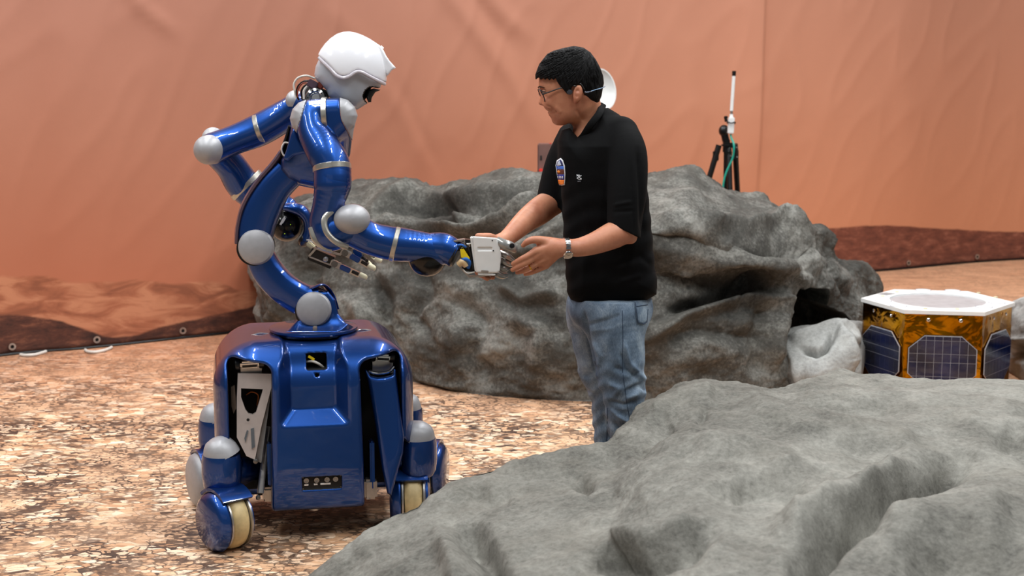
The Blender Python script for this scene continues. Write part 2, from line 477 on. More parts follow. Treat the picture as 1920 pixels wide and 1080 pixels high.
def prof(lst):
    out = []
    for u, v in lst:
        if u < 1300:
            vb = np.interp(u, [0, 160, 330, 470, 800, 1200], [667, 653, 635, 619, 572, 536])
        else: vb = np.interp(u, [1200, 1610, 1920], [536, 511, 486])
        q = PZ(u, vb, 0); z = P(u, v, q[1])[2]
        out.append((s_at(u, vb) / SL, max(0.0, z) / 2.0))
    return out
nzc = t.mapping(uv, (1, 2.2, 1))
jag = t.math('MULTIPLY_ADD', t.noise(nzc, 9.0, 6, 0.65), 0.05, -0.025)
jag2 = t.math('MULTIPLY_ADD', t.noise(nzc, 2.6, 4, 0.55), 0.10, -0.05)
far_r = curve(prof([(0, 516), (100, 516), (140, 528), (220, 524), (260, 522), (330, 530), (410, 527), (450, 545), (500, 548), (640, 520), (900, 470), (1200, 440), (1500, 428), (1900, 440)]))
near_r = curve(prof([(0, 590), (100, 598), (160, 615), (230, 630), (300, 612), (400, 590), (470, 574), (560, 556), (800, 500), (1100, 450), (1300, 432), (1530, 427), (1640, 421), (1760, 428), (1920, 434)]))
zz = t.math('DIVIDE', sz, 2.0)
mf = t.math('MULTIPLY', t.math('SUBTRACT', t.math('ADD', far_r, t.math('MULTIPLY', t.math('ADD', jag2, jag), 0.3)), zz), 120.0, clamp=True)
mn = t.math('MULTIPLY', t.math('SUBTRACT', t.math('ADD', near_r, t.math('MULTIPLY', jag, 0.22)), zz), 170.0, clamp=True)
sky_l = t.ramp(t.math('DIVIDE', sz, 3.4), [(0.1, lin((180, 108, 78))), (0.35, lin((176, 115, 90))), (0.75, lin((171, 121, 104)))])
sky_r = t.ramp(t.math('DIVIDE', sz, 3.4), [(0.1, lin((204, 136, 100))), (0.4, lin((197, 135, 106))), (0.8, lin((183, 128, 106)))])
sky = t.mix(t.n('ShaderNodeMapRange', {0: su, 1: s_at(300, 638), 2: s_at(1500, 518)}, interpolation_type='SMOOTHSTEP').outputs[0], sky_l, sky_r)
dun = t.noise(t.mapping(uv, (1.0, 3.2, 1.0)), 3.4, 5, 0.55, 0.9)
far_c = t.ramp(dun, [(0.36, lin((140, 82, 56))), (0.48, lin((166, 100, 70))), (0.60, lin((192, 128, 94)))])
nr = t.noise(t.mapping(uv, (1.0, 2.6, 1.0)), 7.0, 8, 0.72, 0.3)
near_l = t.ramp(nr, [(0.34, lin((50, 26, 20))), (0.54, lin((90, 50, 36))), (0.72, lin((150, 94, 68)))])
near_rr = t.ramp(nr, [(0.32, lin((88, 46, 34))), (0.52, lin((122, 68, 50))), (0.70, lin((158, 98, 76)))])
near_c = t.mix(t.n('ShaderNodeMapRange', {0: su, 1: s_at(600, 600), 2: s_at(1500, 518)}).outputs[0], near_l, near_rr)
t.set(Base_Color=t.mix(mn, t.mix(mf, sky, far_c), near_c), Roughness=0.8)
t.bump(t.noise(t.mapping(uv, (1, 1, 1)), 6.0, 3), 0.08, 0.02)
M['backdrop'] = t.m
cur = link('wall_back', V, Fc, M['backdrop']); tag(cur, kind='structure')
uvl = cur.data.uv_layers.new(name='UVMap')
li = np.zeros(len(cur.data.loops), dtype=np.int32); cur.data.loops.foreach_get('vertex_index', li)
zs = np.array([v[2] for v in V]); su_ = np.tile(ss, nz + 1)
uvl.data.foreach_set('uv', np.column_stack([su_[li], zs[li]]).astype(np.float32).ravel())
sol = cur.modifiers.new('cloth_thickness', 'SOLIDIFY'); sol.thickness = 0.004; sol.offset = -1

def on_wall(u, v, off=0.0):
    """point on the curtain foot line under pixel u,v"""
    q = PZ(u, v, 0.0); i = int(np.argmin(np.linalg.norm(pp - q[:2], axis=1)))
    tn = pp[min(i + 1, len(pp) - 1)] - pp[max(i - 1, 0)]; tn = tn / np.linalg.norm(tn)
    nn = np.array([tn[1], -tn[0], 0.0])
    return np.array([pp[i][0], pp[i][1], 0]) + nn * off, np.array([tn[0], tn[1], 0]), nn
# eyelets along the hem
for k, (u, v) in enumerate(((16, 664), (178, 650), (337, 633), (1700, 504), (1840, 493))):
    p0, tg, nn = on_wall(u, v, 0.012)
    mb = MB(); c = p0 + np.array([0, 0, 0.045])
    lathe(mb, [(0.010, 0), (0.010, 0.004), (0.020, 0.004), (0.020, 0.0)], c, nn, 20)
    lathe(mb, [(0.0105, 0.0005), (0.0, 0.0005)], c, nn, 16, mi=1)
    e = mb.build('eyelet', [M['alu'], M['dark']], cur)
# dark weighted hem cord lying at the curtain foot
mb = MB()
hp = [on_wall(u, np.interp(u, [-60, 0, 160, 330, 470, 600], [672, 667, 653, 635, 619, 601]), 0.022)[0] + [0, 0, 0.007] for u in range(-60, 481, 40)]
tube(mb, hp, 0.008, 8, 3)
tag(mb.build('hem_cord', M['black']), 'black cord lying along the foot of the backdrop at far left', 'cord')
mb = MB()
hp = [on_wall(u, np.interp(u, [1590, 1610, 1920, 2000], [512, 511, 486, 481]), 0.022)[0] + [0, 0, 0.007] for u in range(1595, 2001, 45)]
tube(mb, hp, 0.008, 8, 3)
tag(mb.build('hem_cord', M['black']), 'black cord lying along the foot of the backdrop at right, behind the gold box', 'cord')
for (lbl, pts) in (('white cable loop bulging out under the backdrop at the left frame edge', [(38, 665), (48, 666), (65, 665), (80, 661), (86, 659)]),
                   ('white cable loop bulging out under the backdrop, second from the left frame edge', [(160, 656), (164, 659), (178, 660), (195, 657), (206, 653), (209, 651)]),
                   ('short white cable end on the floor just left of the robot base', [(486, 616), (492, 615), (500, 617)])):
    mb = MB(); tube(mb, [PZ(u, v, 0.009) for u, v in pts], 0.0085, 10, 6)
    tag(mb.build('white_cable', M['whitecable']), lbl, 'cable')
# ------------------------------------------------------------------ artificial boulders
def rock_mat(name, c_dark, c_mid, c_light, warm, sc=1.0, offs=(0, 0, 0)):
    t = NT(name); co = t.mapping(t.coord(), (1, 1, 1), (0, 0, 0), offs)
    n1 = t.noise(t.mapping(co, (1, 1, 1.8)), 1.7 * sc, 7, 0.62, 0.8)
    n2 = t.noise(co, 9.0 * sc, 8, 0.72)
    n3 = t.noise(co, 70.0 * sc, 6, 0.7)
    f = t.math('ADD', t.math('MULTIPLY', n1, 0.50), t.math('ADD', t.math('MULTIPLY', n2, 0.24), t.math('MULTIPLY', n3, 0.26)))
    c = t.ramp(f, [(0.38, lin(c_dark)), (0.5, lin(c_mid)), (0.64, lin(c_light))])
    c = t.mix(t.ramp(t.noise(co, 3.1 * sc, 5, 0.6), [(0.5, (0, 0, 0, 1)), (0.75, (0.3, 0.3, 0.3, 1))]), c, lin(warm))
    c = t.mix(t.ramp(n3, [(0.27, (0.7, 0.7, 0.7, 1)), (0.36, (0, 0, 0, 1))]), c, lin(c_dark))
    t.set(Base_Color=c, Roughness=0.78); t.b.inputs['Specular IOR Level'].default_value = 0.3
    t.bump(t.math('ADD', n2, t.math('MULTIPLY', n3, 0.3)), 0.35, 0.02)
    return t.m
M['rock_far'] = rock_mat('dark_grey_rock', (38, 37, 34), (80, 78, 73), (146, 144, 137), (92, 87, 77))
M['rock_pale'] = rock_mat('pale_grey_rock', (104, 104, 102), (150, 150, 147), (186, 186, 182), (150, 148, 140), 1.0, (4, 2, 7))
M['rock_near'] = rock_mat('grey_brown_rock', (62, 60, 55), (110, 108, 101), (148, 146, 138), (116, 111, 100), 1.0, (9, 5, 1))

def grid_normals(G):
    du = np.gradient(G, axis=0); dv = np.gradient(G, axis=1)
    n = np.cross(du, dv); n /= np.linalg.norm(n, axis=2)[..., None] + 1e-12
    return n
def fractal(G, scale, amp, seed, octv=5, H=0.9, ridged=False, zs=1.0):
    sh = G.shape[:2]; out = np.zeros(sh[0] * sh[1]); Q = G.reshape(-1, 3)
    for i, q in enumerate(Q):
        v = Vector((q[0] * scale + seed, q[1] * scale, q[2] * scale * zs))
        out[i] = (noise.ridged_multi_fractal(v, H, 2.1, octv, 1.0, 2.0) - 1.0) if ridged else noise.fractal(v, H, 2.1, octv)
    return (out * amp).reshape(sh)
def rock(name, cols, nu, nv, mat, strokes, hole=None, big=(1.3, 0.06), mid=(4.0, 0.025), ridge=0.0, seed=0.0, flip=False, zs=1.4, sk=1.0):
    """cols: rows of cross-section points (world), every row the same count; a closed skin is laid through them"""
    A = np.array(cols)                                    # (columns, k, 3)
    k = A.shape[1]
    # along the columns
    B = np.stack([cat(A[:, j, :], 24) for j in range(k)], 1)
    iu = np.linspace(0, len(B) - 1, nu); i0 = np.floor(iu).astype(int).clip(0, len(B) - 2); fr = (iu - i0)[:, None, None]
    B = B[i0] * (1 - fr) + B[i0 + 1] * fr
    Cc = np.stack([cat(B[i], 24) for i in range(nu)], 0)
    iv = np.linspace(0, Cc.shape[1] - 1, nv); j0 = np.floor(iv).astype(int).clip(0, Cc.shape[1] - 2); fr = (iv - j0)[None, :, None]
    G = Cc[:, j0] * (1 - fr) + Cc[:, j0 + 1] * fr
    N = grid_normals(G)
    if flip: N = -N
    edge = np.minimum(np.minimum(np.arange(nu), np.arange(nu)[::-1])[:, None] / 6.0, 1.0) * np.minimum(np.minimum(np.arange(nv), np.arange(nv)[::-1])[None, :] / 5.0, 1.0)
    d = fractal(G, big[0], big[1], seed, 3, zs=zs) + fractal(G, mid[0], mid[1], seed + 13, 6, 0.75, zs=zs)
    if ridge: d += fractal(G, 2.1, ridge, seed + 31, 3, ridged=True, zs=zs)
    U, Vv = proj(G)
    vis = (N[..., 1] < 0.35)
    for pts, wd, dep in strokes:
        q, tt = polydist(U, Vv, pts)
        e = dep * sk * np.exp(-(q / wd) ** 2) * np.clip(np.minimum(tt, 1 - tt) * 5 + 0.35, 0, 1)
        d += np.where(vis, e, 0)
    G = G + N * (d * edge)[..., None]
    if hole is not None:
        poly, depth, dr = hole
        sd = s_poly(U.ravel(), Vv.ravel(), poly).reshape(U.shape)
        wt = np.clip(-sd / 5.0 + 0.5, 0, 1); wt = wt * wt * (3 - 2 * wt)
        wt = np.where(vis, wt, 0)
        G = G + np.asarray(dr)[None, None] * (wt * depth)[..., None]
    G[..., 2] = np.maximum(G[..., 2], 0.0)
    V = G.reshape(-1, 3)
    Fc = []
    for i in range(nu - 1):
        for j in range(nv - 1):
            q = [i * nv + j, (i + 1) * nv + j, (i + 1) * nv + j + 1, i * nv + j + 1]
            Fc.append(q[::-1] if flip else q)
    e0 = [j for j in range(nv)]; e1 = [(nu - 1) * nv + j for j in range(nv)]
    Fc.append(e0 if not flip else e0[::-1]); Fc.append(e1[::-1] if not flip else e1)
    bot = [i * nv for i in range(nu)] + [(nu - 1 - i) * nv + nv - 1 for i in range(nu)]
    Fc.append(bot[::-1] if flip else bot)
    return link(name, V, Fc, mat)

# the large dark boulder behind the man and the robot
def sec(u, vb, vt, shape, dt=0.55, tot=1.35, ut=None):
    Db = DZ(vb, 0.0); Dt = Db + dt
    xb = P(u, vb, Db)[0]; T = P(u if ut is None else ut, vt, Dt); zt = T[2]
    out = []
    for f_, o_ in shape:
        D = Db + o_ * dt; fx = max(0, min(1, f_))
        x = P(u if ut is None else u + (ut - u) * fx, 540, D)[0]
        out.append((x, D, max(0, zt * f_)))
    out.append((T[0], Dt, zt))
    x2 = T[0] * (Db + tot) / Dt
    out += [(x2, Dt + (tot - dt) * 0.45, zt * 0.92), (x2, Db + tot * 0.93, zt * 0.55), (x2, Db + tot, 0.0)]
    return out
A_ = [(0, 0), (.12, -.06), (.30, .02), (.48, .06), (.62, .16), (.74, .26), (.86, .42), (.95, .70)]
B_ = [(0, 0), (.10, -.14), (.30, -.20), (.46, -.12), (.60, .0), (.72, .06), (.84, .22), (.95, .55)]
C_ = [(0, 0.05), (.12, -.05), (.30, -.12), (.46, .0), (.60, .22), (.70, .08), (.84, .05), (.95, .42)]
E2 = [(0, .03), (.14, -.01), (.34, -.04), (.50, .03), (.62, .13), (.74, .01), (.83, 0.0), (.90, .36)]
F2 = [(0, .0), (.12, -.05), (.30, -.08), (.46, .02), (.60, .12), (.72, .10), (.84, .20), (.93, .55)]
big_cols = [sec(494, 668, 600, A_, 0.25, 0.9), sec(496, 668, 560, A_, 0.3, 0.95), sec(502, 672, 500, A_, 0.35), sec(522, 680, 425, A_, 0.4), sec(560, 690, 372, A_, 0.45),
            sec(620, 700, 350, F2, .65), sec(690, 706, 338, F2, .7), sec(750, 712, 346, F2, .75), sec(810, 724, 354, F2, .75), sec(850, 733, 336, F2, .75),
            sec(920, 742, 329, F2, .75), sec(1000, 748, 323, F2, .75), sec(1080, 752, 327, F2, .8), sec(1160, 755, 336, E2, .85), sec(1230, 756, 326, E2, .95, 1.5), sec(1290, 754, 330, E2, .95, 1.5),
            sec(1350, 750, 356, E2, .92, 1.45), sec(1410, 745, 374, E2, .85, 1.4), sec(1460, 738, 398, E2, .7), sec(1500, 728, 420, E2, .5), sec(1527, 716, 440, B_, .36, 1.2),
            sec(1538, 704, 478, B_, .34, 1.1), sec(1560, 690, 492, B_, .32, 1.05), sec(1592, 676, 508, B_, .3, .95), sec(1612, 664, 536, B_, .28, .8), sec(1617, 660, 580, B_, .22, .6), sec(1616, 656, 632, B_, .15, .4)]
st = [([(640, 398), (700, 388), (770, 372), (860, 376), (950, 372), (1015, 362)], 9, -0.060),
      ([(690, 372), (760, 360), (840, 362), (930, 354), (1010, 340)], 8, 0.035),
      ([(700, 408), (790, 396), (850, 404), (930, 380), (990, 352)], 8, -0.045),
      ([(690, 424), (800, 418), (870, 426), (940, 408), (1050, 372)], 8, 0.045),
      ([(700, 445), (790, 440), (880, 452), (950, 440), (1050, 400)], 11, -0.05),
      ([(700, 520), (722, 560), (712, 610), (735, 690)], 14, -0.06), ([(780, 500), (800, 540), (770, 590), (800, 640)], 12, -0.045),
      ([(660, 560), (690, 610), (660, 660), (690, 700)], 16, 0.05), ([(845, 560), (900, 600), (880, 670), (910, 720)], 18, -0.05),
      ([(930, 530), (980, 560), (1050, 555)], 12, 0.05), ([(950, 590), (1010, 620), (1000, 700)], 18, 0.045), ([(860, 500), (930, 510), (1040, 490)], 12, -0.045),
      ([(560, 420), (600, 450), (560, 520), (600, 570)], 16, -0.05), ([(520, 480), (530, 560), (510, 610)], 10, 0.04),
      ([(1222, 412), (1280, 408), (1340, 430), (1400, 432), (1460, 414), (1520, 432)], 9, 0.05),
      ([(1222, 444), (1290, 446), (1370, 470), (1450, 462), (1520, 470)], 13, -0.075),
      ([(1240, 486), (1320, 494), (1400, 488), (1500, 505)], 12, 0.04), ([(1390, 505), (1430, 515), (1450, 505)], 7, -0.04),
      ([(1260, 580), (1320, 560), (1370, 541), (1440, 526)], 8, -0.075), ([(1222, 630), (1290, 588), (1400, 552), (1480, 566)], 10, 0.05),
      ([(1250, 640), (1330, 620), (1420, 640)], 16, -0.04), ([(1480, 540), (1470, 600), (1452, 680)], 12, 0.04), ([(1440, 560), (1430, 640), (1410, 710)], 14, -0.04),
      ([(1545, 498), (1560, 525), (1590, 560)], 7, -0.03)]
hole_poly = [(1474, 640), (1482, 606), (1490, 588), (1502, 572), (1508, 552), (1514, 545), (1519, 549), (1527, 541), (1541, 545), (1548, 556), (1552, 574), (1566, 584), (1580, 592), (1588, 606), (1590, 640), (1588, 700), (1480, 700)]
o = rock('boulder', big_cols, 520, 190, M['rock_far'], st, (hole_poly, 0.5, (-0.25, 0.95, 0.0)), (1.5, 0.060), (3.6, 0.032), 0.02, 2.0, sk=1.4)
tag(o, 'largest dark grey boulder with a cave hole at its right end, behind the man', 'rock')

# the pale boulder in front of the cave hole
D_ = [(0, 0), (.2, -.15), (.42, -.2), (.6, -.12), (.75, .0), (.88, .2), (.96, .55)]
small_cols = [sec(1463, 728, 690, D_, .12, .3), sec(1463, 728, 655, D_, .2, .5), sec(1470, 730, 628, D_, .26, .6), sec(1490, 735, 616, D_, .3, .7), sec(1530, 742, 614, D_, .34, .75), sec(1560, 742, 606, D_, .34, .75),
              sec(1590, 738, 603, D_, .34, .7), sec(1608, 734, 604, D_, .32, .6), sec(1617, 730, 612, D_, .28, .5), sec(1621, 726, 640, D_, .2, .35)]
st = [([(1500, 652), (1530, 662), (1548, 655), (1565, 625)], 6, -0.05), ([(1478, 640), (1520, 628), (1560, 615), (1600, 612)], 8, 0.03), ([(1568, 622), (1590, 640), (1605, 690)], 9, 0.035), ([(1610, 640), (1612, 700)], 5, -0.03), ([(1470, 640), (1490, 680), (1500, 730)], 8, 0.02)]
o = rock('boulder', small_cols, 160, 110, M['rock_pale'], st, None, (3.0, 0.016), (9.0, 0.006), 0.0, 5.0, sk=1.3)
tag(o, 'small pale grey boulder in front of the cave hole, left of the gold box', 'rock')
# the pale ledge at the right frame edge behind the gold box
E_cols = [sec(1868, 640, 600, D_, .12, .3), sec(1884, 672, 575, D_, .25, .6), sec(1906, 700, 563, D_, .3, .8), sec(1950, 722, 560, D_, .3, .9), sec(2040, 730, 566, D_, .3, .9), sec(2100, 730, 600, D_, .25, .7), sec(2110, 730, 680, D_, .1, .2)]
st = [([(1885, 658), (1920, 660), (1990, 655)], 10, -0.16), ([(1880, 640), (1990, 636)], 7, 0.04)]
o = rock('boulder', E_cols, 110, 90, M['rock_pale'], st, None, (3.0, 0.015), (9.0, 0.008), 0.0, 8.0)
tag(o, 'pale grey boulder with a dark slot at the right frame edge, behind the gold box', 'rock')

# the broad low boulder across the foreground
crest = [(520, 1150, .02, .10), (548, 1118, .10, .14), (572, 1082, .17, .16), (640, 1030, .24, .16), (700, 987, .29, .16), (765, 950, .33, .16), (830, 917, .36, .16), (885, 892, .38, .16), (940, 873, .40, .16), (1000, 860, .41, .16), (1060, 851, .42, .16), (1110, 842, .43, .16), (1152, 832, .43, .15),
         (1172, 808, .45, .12), (1190, 782, .47, .12), (1215, 760, .49, .14), (1240, 746, .50, .16), (1280, 726, .515, .2), (1320, 716, .52, .24), (1360, 722, .51, .26), (1400, 731, .50, .3), (1440, 733, .495, .3), (1482, 730, .495, .3), (1530, 713, .50, .3), (1560, 700, .50, .3), (1595, 694, .50, .3), (1640, 699, .49, .3),
         (1700, 706, .485, .3), (1800, 712, .48, .3), (1920, 719, .48, .3), (2060, 722, .46, .3), (2160, 740, .30, .2), (2200, 760, .05, .1)]
cols = []
for (u, v, z, bk) in crest:
    Dc = DZ(v, z); row = []
    def pt(D, zz): return (P(u, 540, D)[0], D, max(0.0, zz))
    row += [pt(Dc + bk, 0.0), pt(Dc + bk * 0.95, z * .35), pt(Dc + bk * .6, z * .78), pt(Dc + bk * .25, z * .96), pt(Dc, z)]
    Df = 2.55 if u > 700 else 2.55 + (700 - u) / 180 * 0.9
    n = 9
    for i in range(1, n + 1):
        f_ = i / n; D = Dc + (Df - Dc) * f_
        zz = z * (1 - 0.05 * f_) + 0.012 * math.sin(f_ * 9 + u * .004)
        zz = zz - (0.10 * f_ if u < 1000 else 0.10 * f_ * max(0, 1 - (u - 1000) / 400))
        row.append(pt(D, zz))
    row += [pt(Df - 0.08, z * .6), pt(Df - 0.12, 0.0)]
    cols.append(row)
st = [([(1800, 872), (1740, 905), (1680, 935), (1620, 975), (1560, 1005), (1510, 1060), (1500, 1110)], 22, -0.11),
      ([(1760, 870), (1790, 878)], 12, -0.05), ([(1700, 880), (1620, 930), (1540, 965), (1470, 1000)], 24, 0.05),
      ([(1370, 925), (1440, 915), (1490, 930), (1500, 960)], 18, -0.045), ([(1120, 1045), (1200, 1050), (1280, 1025), (1330, 1000)], 20, -0.055), ([(1140, 1010), (1230, 1010), (1310, 980)], 20, 0.035),
      ([(860, 985), (900, 1020), (925, 1060), (935, 1110)], 24, -0.06), ([(830, 1010), (850, 1060), (860, 1100)], 24, 0.03),
      ([(1180, 850), (1220, 815), (1262, 790)], 16, -0.03), ([(1310, 790), (1325, 770)], 8, -0.02), ([(1210, 780), (1280, 750), (1340, 745)], 16, 0.025),
      ([(1870, 835), (1900, 830), (1960, 860)], 16, -0.05), ([(1380, 760), (1480, 790), (1600, 810), (1750, 850)], 26, 0.035), ([(1300, 840), (1400, 850), (1500, 890)], 26, 0.02),
      ([(880, 915), (920, 930), (960, 920)], 14, -0.02), ([(1080, 895), (1110, 915)], 12, -0.025), ([(1440, 745), (1560, 760), (1700, 770)], 16, -0.02), ([(1640, 1000), (1760, 980), (1900, 960)], 40, 0.04), ([(1700, 1060), (1800, 1040), (1920, 1060)], 30, -0.04)]
o = rock('boulder', cols, 420, 300, M['rock_near'], st, None, (1.6, 0.024), (5.0, 0.017), 0.006, 11.0, flip=True, zs=1.0, sk=1.25)
tag(o, 'broad low grey boulder filling the foreground at lower right', 'rock')
# ------------------------------------------------------------------ the wheeled humanoid robot
ROB = empty('robot', (-0.705, 5.10, 0.0))
tag(ROB, 'blue wheeled humanoid robot with white helmet head reaching its hand to the man', 'robot')
YAW = 0.19
cy, sy = math.cos(YAW), math.sin(YAW)
RL = np.array([[cy, -sy, 0], [sy, cy, 0], [0, 0, 1.0]])        # columns: local x (right), local y (back), z
BC = np.array([-0.705, 5.10, 0.0])
def L(x, y, z): return BC + RL @ np.array([x, y, z])
def toL(p): return (p - BC) @ RL

# body shell
def hull(q):
    x, y, z = q[:, 0], q[:, 1], q[:, 2]
    s = 1.0 + 0.10 * np.clip((0.34 - z) / 0.2, 0, 1) ** 2 * 0 - 0.0 * z
    r = 0.15
    qx = np.abs(x) - (0.338 - r); qy = np.abs(y + 0.0) - (0.305 - r)
    d2 = np.hypot(np.maximum(qx, 0), np.maximum(qy, 0)) + np.minimum(np.maximum(qx, qy), 0) - r
    rz = 0.155
    zc = 0.391; hz = 0.286
    tp = 0.022 * np.clip((0.30 - z) / 0.17, 0, 1) ** 2; d2 = d2 + tp; w_ = d2 + rz; zz = np.abs(z - zc) - hz + rz
    zz = np.where(z < zc, (zc - z) - hz + 0.03, zz); w2 = np.where(z < zc, d2 + 0.03, w_)
    rr = np.where(z < zc, 0.03, rz)
    d = np.hypot(np.maximum(w2, 0), np.maximum(zz, 0)) + np.minimum(np.maximum(w2, zz), 0) - rr
    taper = np.clip((0.30 - z) / 0.17, 0, 1)
    return d
def opening(q, sgn):
    x = q[:, 0] * sgn; z = q[:, 2]; y = q[:, 1]
    # tall window in the front corner, open at the foot
    x0 = 0.145 + 0.012 * np.clip((0.6 - z) / 0.5, 0, 1); x1 = 0.288 - 0.0 * z
    x1 = x1 + 0.10 * np.clip((0.34 - z) / 0.12, 0, 1)
    dx = np.maximum(x0 - x, x - x1); dz = z - 0.612 - 0.16 * (x - 0.16)
    dd = np.maximum(dx, dz); r = 0.03
    dd = np.hypot(np.maximum(dx + r, 0), np.maximum(dz + r, 0)) + np.minimum(np.maximum(dx + r, dz + r), 0) - r
    return np.maximum(dd, y + 0.06)
def body(p):
    q = toL(p); d = hull(q)
    x, y, z = q[:, 0], q[:, 1], q[:, 2]
    # recessed centre panel with sloping flanks and a sloping sill
    dep = 0.042
    dep = 0.050 - 0.040 * (lambda k_: k_ * k_ * (3 - 2 * k_))(np.clip((z - 0.585) / 0.09, 0, 1))
    inn_ = np.clip((d + dep) / 0.05, 0, 1.6); up_ = np.clip((z - 0.60) / 0.08, 0, 1.3)
    hw = 0.074 + 0.042 * inn_ + 0.022 * up_ ** 2
    sill = 0.452 - 0.046 * inn_
    rec = smax(smax(np.abs(x + 0.008) - hw, sill - z, 0.02), -(d + dep), 0.004)
    rec = np.maximum(rec, y + 0.09)
    d = smax(d, -rec, 0.006)
    # notch band under the shoulders (chamfer of the corner posts)
    for sgn in (-1, 1):
        d = smax(d, -opening(q, sgn), 0.016)
    # square access window, small port, connector tray
    wn = s_box(q, (0.006, -0.23, 0.607), (0.034, 0.09, 0.0265), 0.006)
    sm_ = s_box(q, (0.006, -0.255, 0.565), (0.0065, 0.03, 0.0065), 0.001)
    tr = s_box(q, (0.012, -0.318, 0.206), (0.066, 0.030, 0.024), 0.003)
    d = np.maximum(d, -np.minimum(np.minimum(wn, sm_), tr))
    return d
def body_m(c):
    q = toL(c); h = hull(q)
    for_dark = np.zeros(len(c), int)
    for sgn in (-1, 1):
        o_ = opening(q, sgn)
        for_dark[(o_ < 0.005) & (h < -0.024)] = 1
    wn = s_box(q, (0.006, -0.23, 0.607), (0.034, 0.09, 0.0265), 0.006); tr = s_box(q, (0.012, -0.318, 0.206), (0.066, 0.030, 0.024), 0.003)
    sm_ = s_box(q, (0.006, -0.255, 0.565), (0.0065, 0.03, 0.0065), 0.001)
    for_dark[(np.abs(wn) < 0.003) & (h < -0.053)] = 1
    for_dark[(np.abs(tr) < 0.003) & (q[:, 1] > -0.291)] = 1
    for_dark[(np.abs(sm_) < 0.003) & (h < -0.053)] = 1
    for_dark[q[:, 2] < 0.109] = 1
    return for_dark
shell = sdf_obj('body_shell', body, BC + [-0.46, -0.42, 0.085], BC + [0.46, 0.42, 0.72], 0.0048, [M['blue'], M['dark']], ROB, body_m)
# things seen through the window, and the tray's plugs
mb = MB()
tube(mb, [L(-0.031, -0.185, 0.600), L(-0.006, -0.202, 0.604), L(0.016, -0.205, 0.594), L(0.034, -0.19, 0.575)], 0.0045, 10)
mb.build('grey_cable', M['whitecable'], shell)
mb = MB(); box(mb, L(-0.010, -0.202, 0.616), (0.024, 0.006, 0.009), RL @ np.array(Matrix.Rotation(0.6, 3, 'Y')), 0, 0.001)
mb.build('yellow_plug', M['yellow'], shell)
for i in range(4):
    mb = MB(); c = L(-0.040 + i * 0.0345 - (0.006 if i == 3 else 0), -0.2885, 0.216)
    lathe(mb, [(0.0085, 0), (0.0085, 0.006), (0.006, 0.006), (0.006, 0.002), (0.0, 0.002)], c, -RL[:, 1], 20)
    for a in range(3):
        t_ = a * 2.1; lathe(mb, [(0.0011, 0.0), (0.0011, 0.005), (0, 0.005)], c + RL[:, 0] * 0.003 * math.cos(t_) + RL[:, 2] * 0.003 * math.sin(t_), -RL[:, 1], 8)
    mb.build('round_socket', M['alu'], shell)
for i, (x_, w_) in enumerate(((-0.040, 0.014), (-0.009, 0.012), (0.024, 0.034))):
    mb = MB(); box(mb, L(x_, -0.2885, 0.2005), (w_, 0.002, 0.006), RL, 0, 0.0005); mb.build('paper_label', M['whiteplastic'], shell)
for x_, z_ in ((-0.051, 0.226), (0.075, 0.226), (-0.051, 0.187), (0.075, 0.187)):
    mb = MB(); lathe(mb, [(0.0026, 0), (0.0022, 0.002), (0, 0.002)], L(x_, -0.2885, z_), -RL[:, 1], 10); mb.build('screw', M['screw'], shell)
# seam lines on the shoulders of the shell and the small top ports
for sgn in (-1, 1):
    mb = MB(); c = L(sgn * 0.175, -0.06, 0.668)
    lathe(mb, [(0.0, 0.0), (0.040, 0.0), (0.040, 0.004), (0.035, 0.005), (0.034, 0.002), (0.0, 0.0022)], c, (0, 0, 1), 28, sx=1.0)
    mb.build('top_port', M['black'], shell)
    mb = MB(); tube(mb, [c + RL @ np.array([-0.03, 0.0, 0.006]), c + RL @ np.array([0.0, 0.0, 0.012]), c + RL @ np.array([0.032, 0.01, 0.007])], 0.0022, 8)
    mb.build('port_bar', M['alu'], shell)
mb = MB(); lathe(mb, [(0.0, -0.012), (0.018, -0.012), (0.02, 0.0), (0.03, 0.012)], L(-0.01, -0.2, 0.098), (0, 0, 1), 20); mb.build('underside_foot', M['alu'], shell)
mb = MB(); box(mb, L(0, 0.02, 0.155), (0.40, 0.44, 0.07), RL, 0, 0.02); mb.build('under_frame', M['dark'], ROB)

# camera units that sit behind the two front windows
def cam_unit(u, v, D, tilt, w_=0.062):
    c = P(u, v, D); X = RL @ np.array([math.cos(tilt), 0, math.sin(tilt)]); Z = RL @ np.array([-math.sin(tilt), 0, math.cos(tilt)]); Y = RL[:, 1]
    Mx = np.column_stack([X, Y, Z])
    mb = MB(); box(mb, c, (w_, 0.026, 0.023), Mx, 0, 0.006); o = mb.build('stereo_camera', M['chrome'], ROB)
    mb = MB(); box(mb, c - Y * 0.0122 - Z * 0.003, (w_ * .84, 0.004, 0.010), Mx, 0, 0.0015); mb.build('lens_window', M['blackgloss'], o)
    for sgn in (-1, 1):
        mb = MB(); lathe(mb, [(0.0, 0.0), (0.017, 0.0), (0.0195, 0.004), (0.0195, 0.016), (0.012, 0.019), (0.0, 0.019)], c + X * sgn * w_ * .5 + Y * 0.014, X * sgn, 22)
        mb.build('pivot', M['black'], o)
    mb = MB()
    box(mb, c - Z * 0.034 + Y * 0.02 + X * 0.004, (0.07, 0.01, 0.052), RL, 0, 0.002); o2 = mb.build('camera_bracket', M['alu'], ROB)
cam_unit(468, 683, 4.855, 0.03)
cam_unit(718, 670, 4.965, -0.10, 0.048)
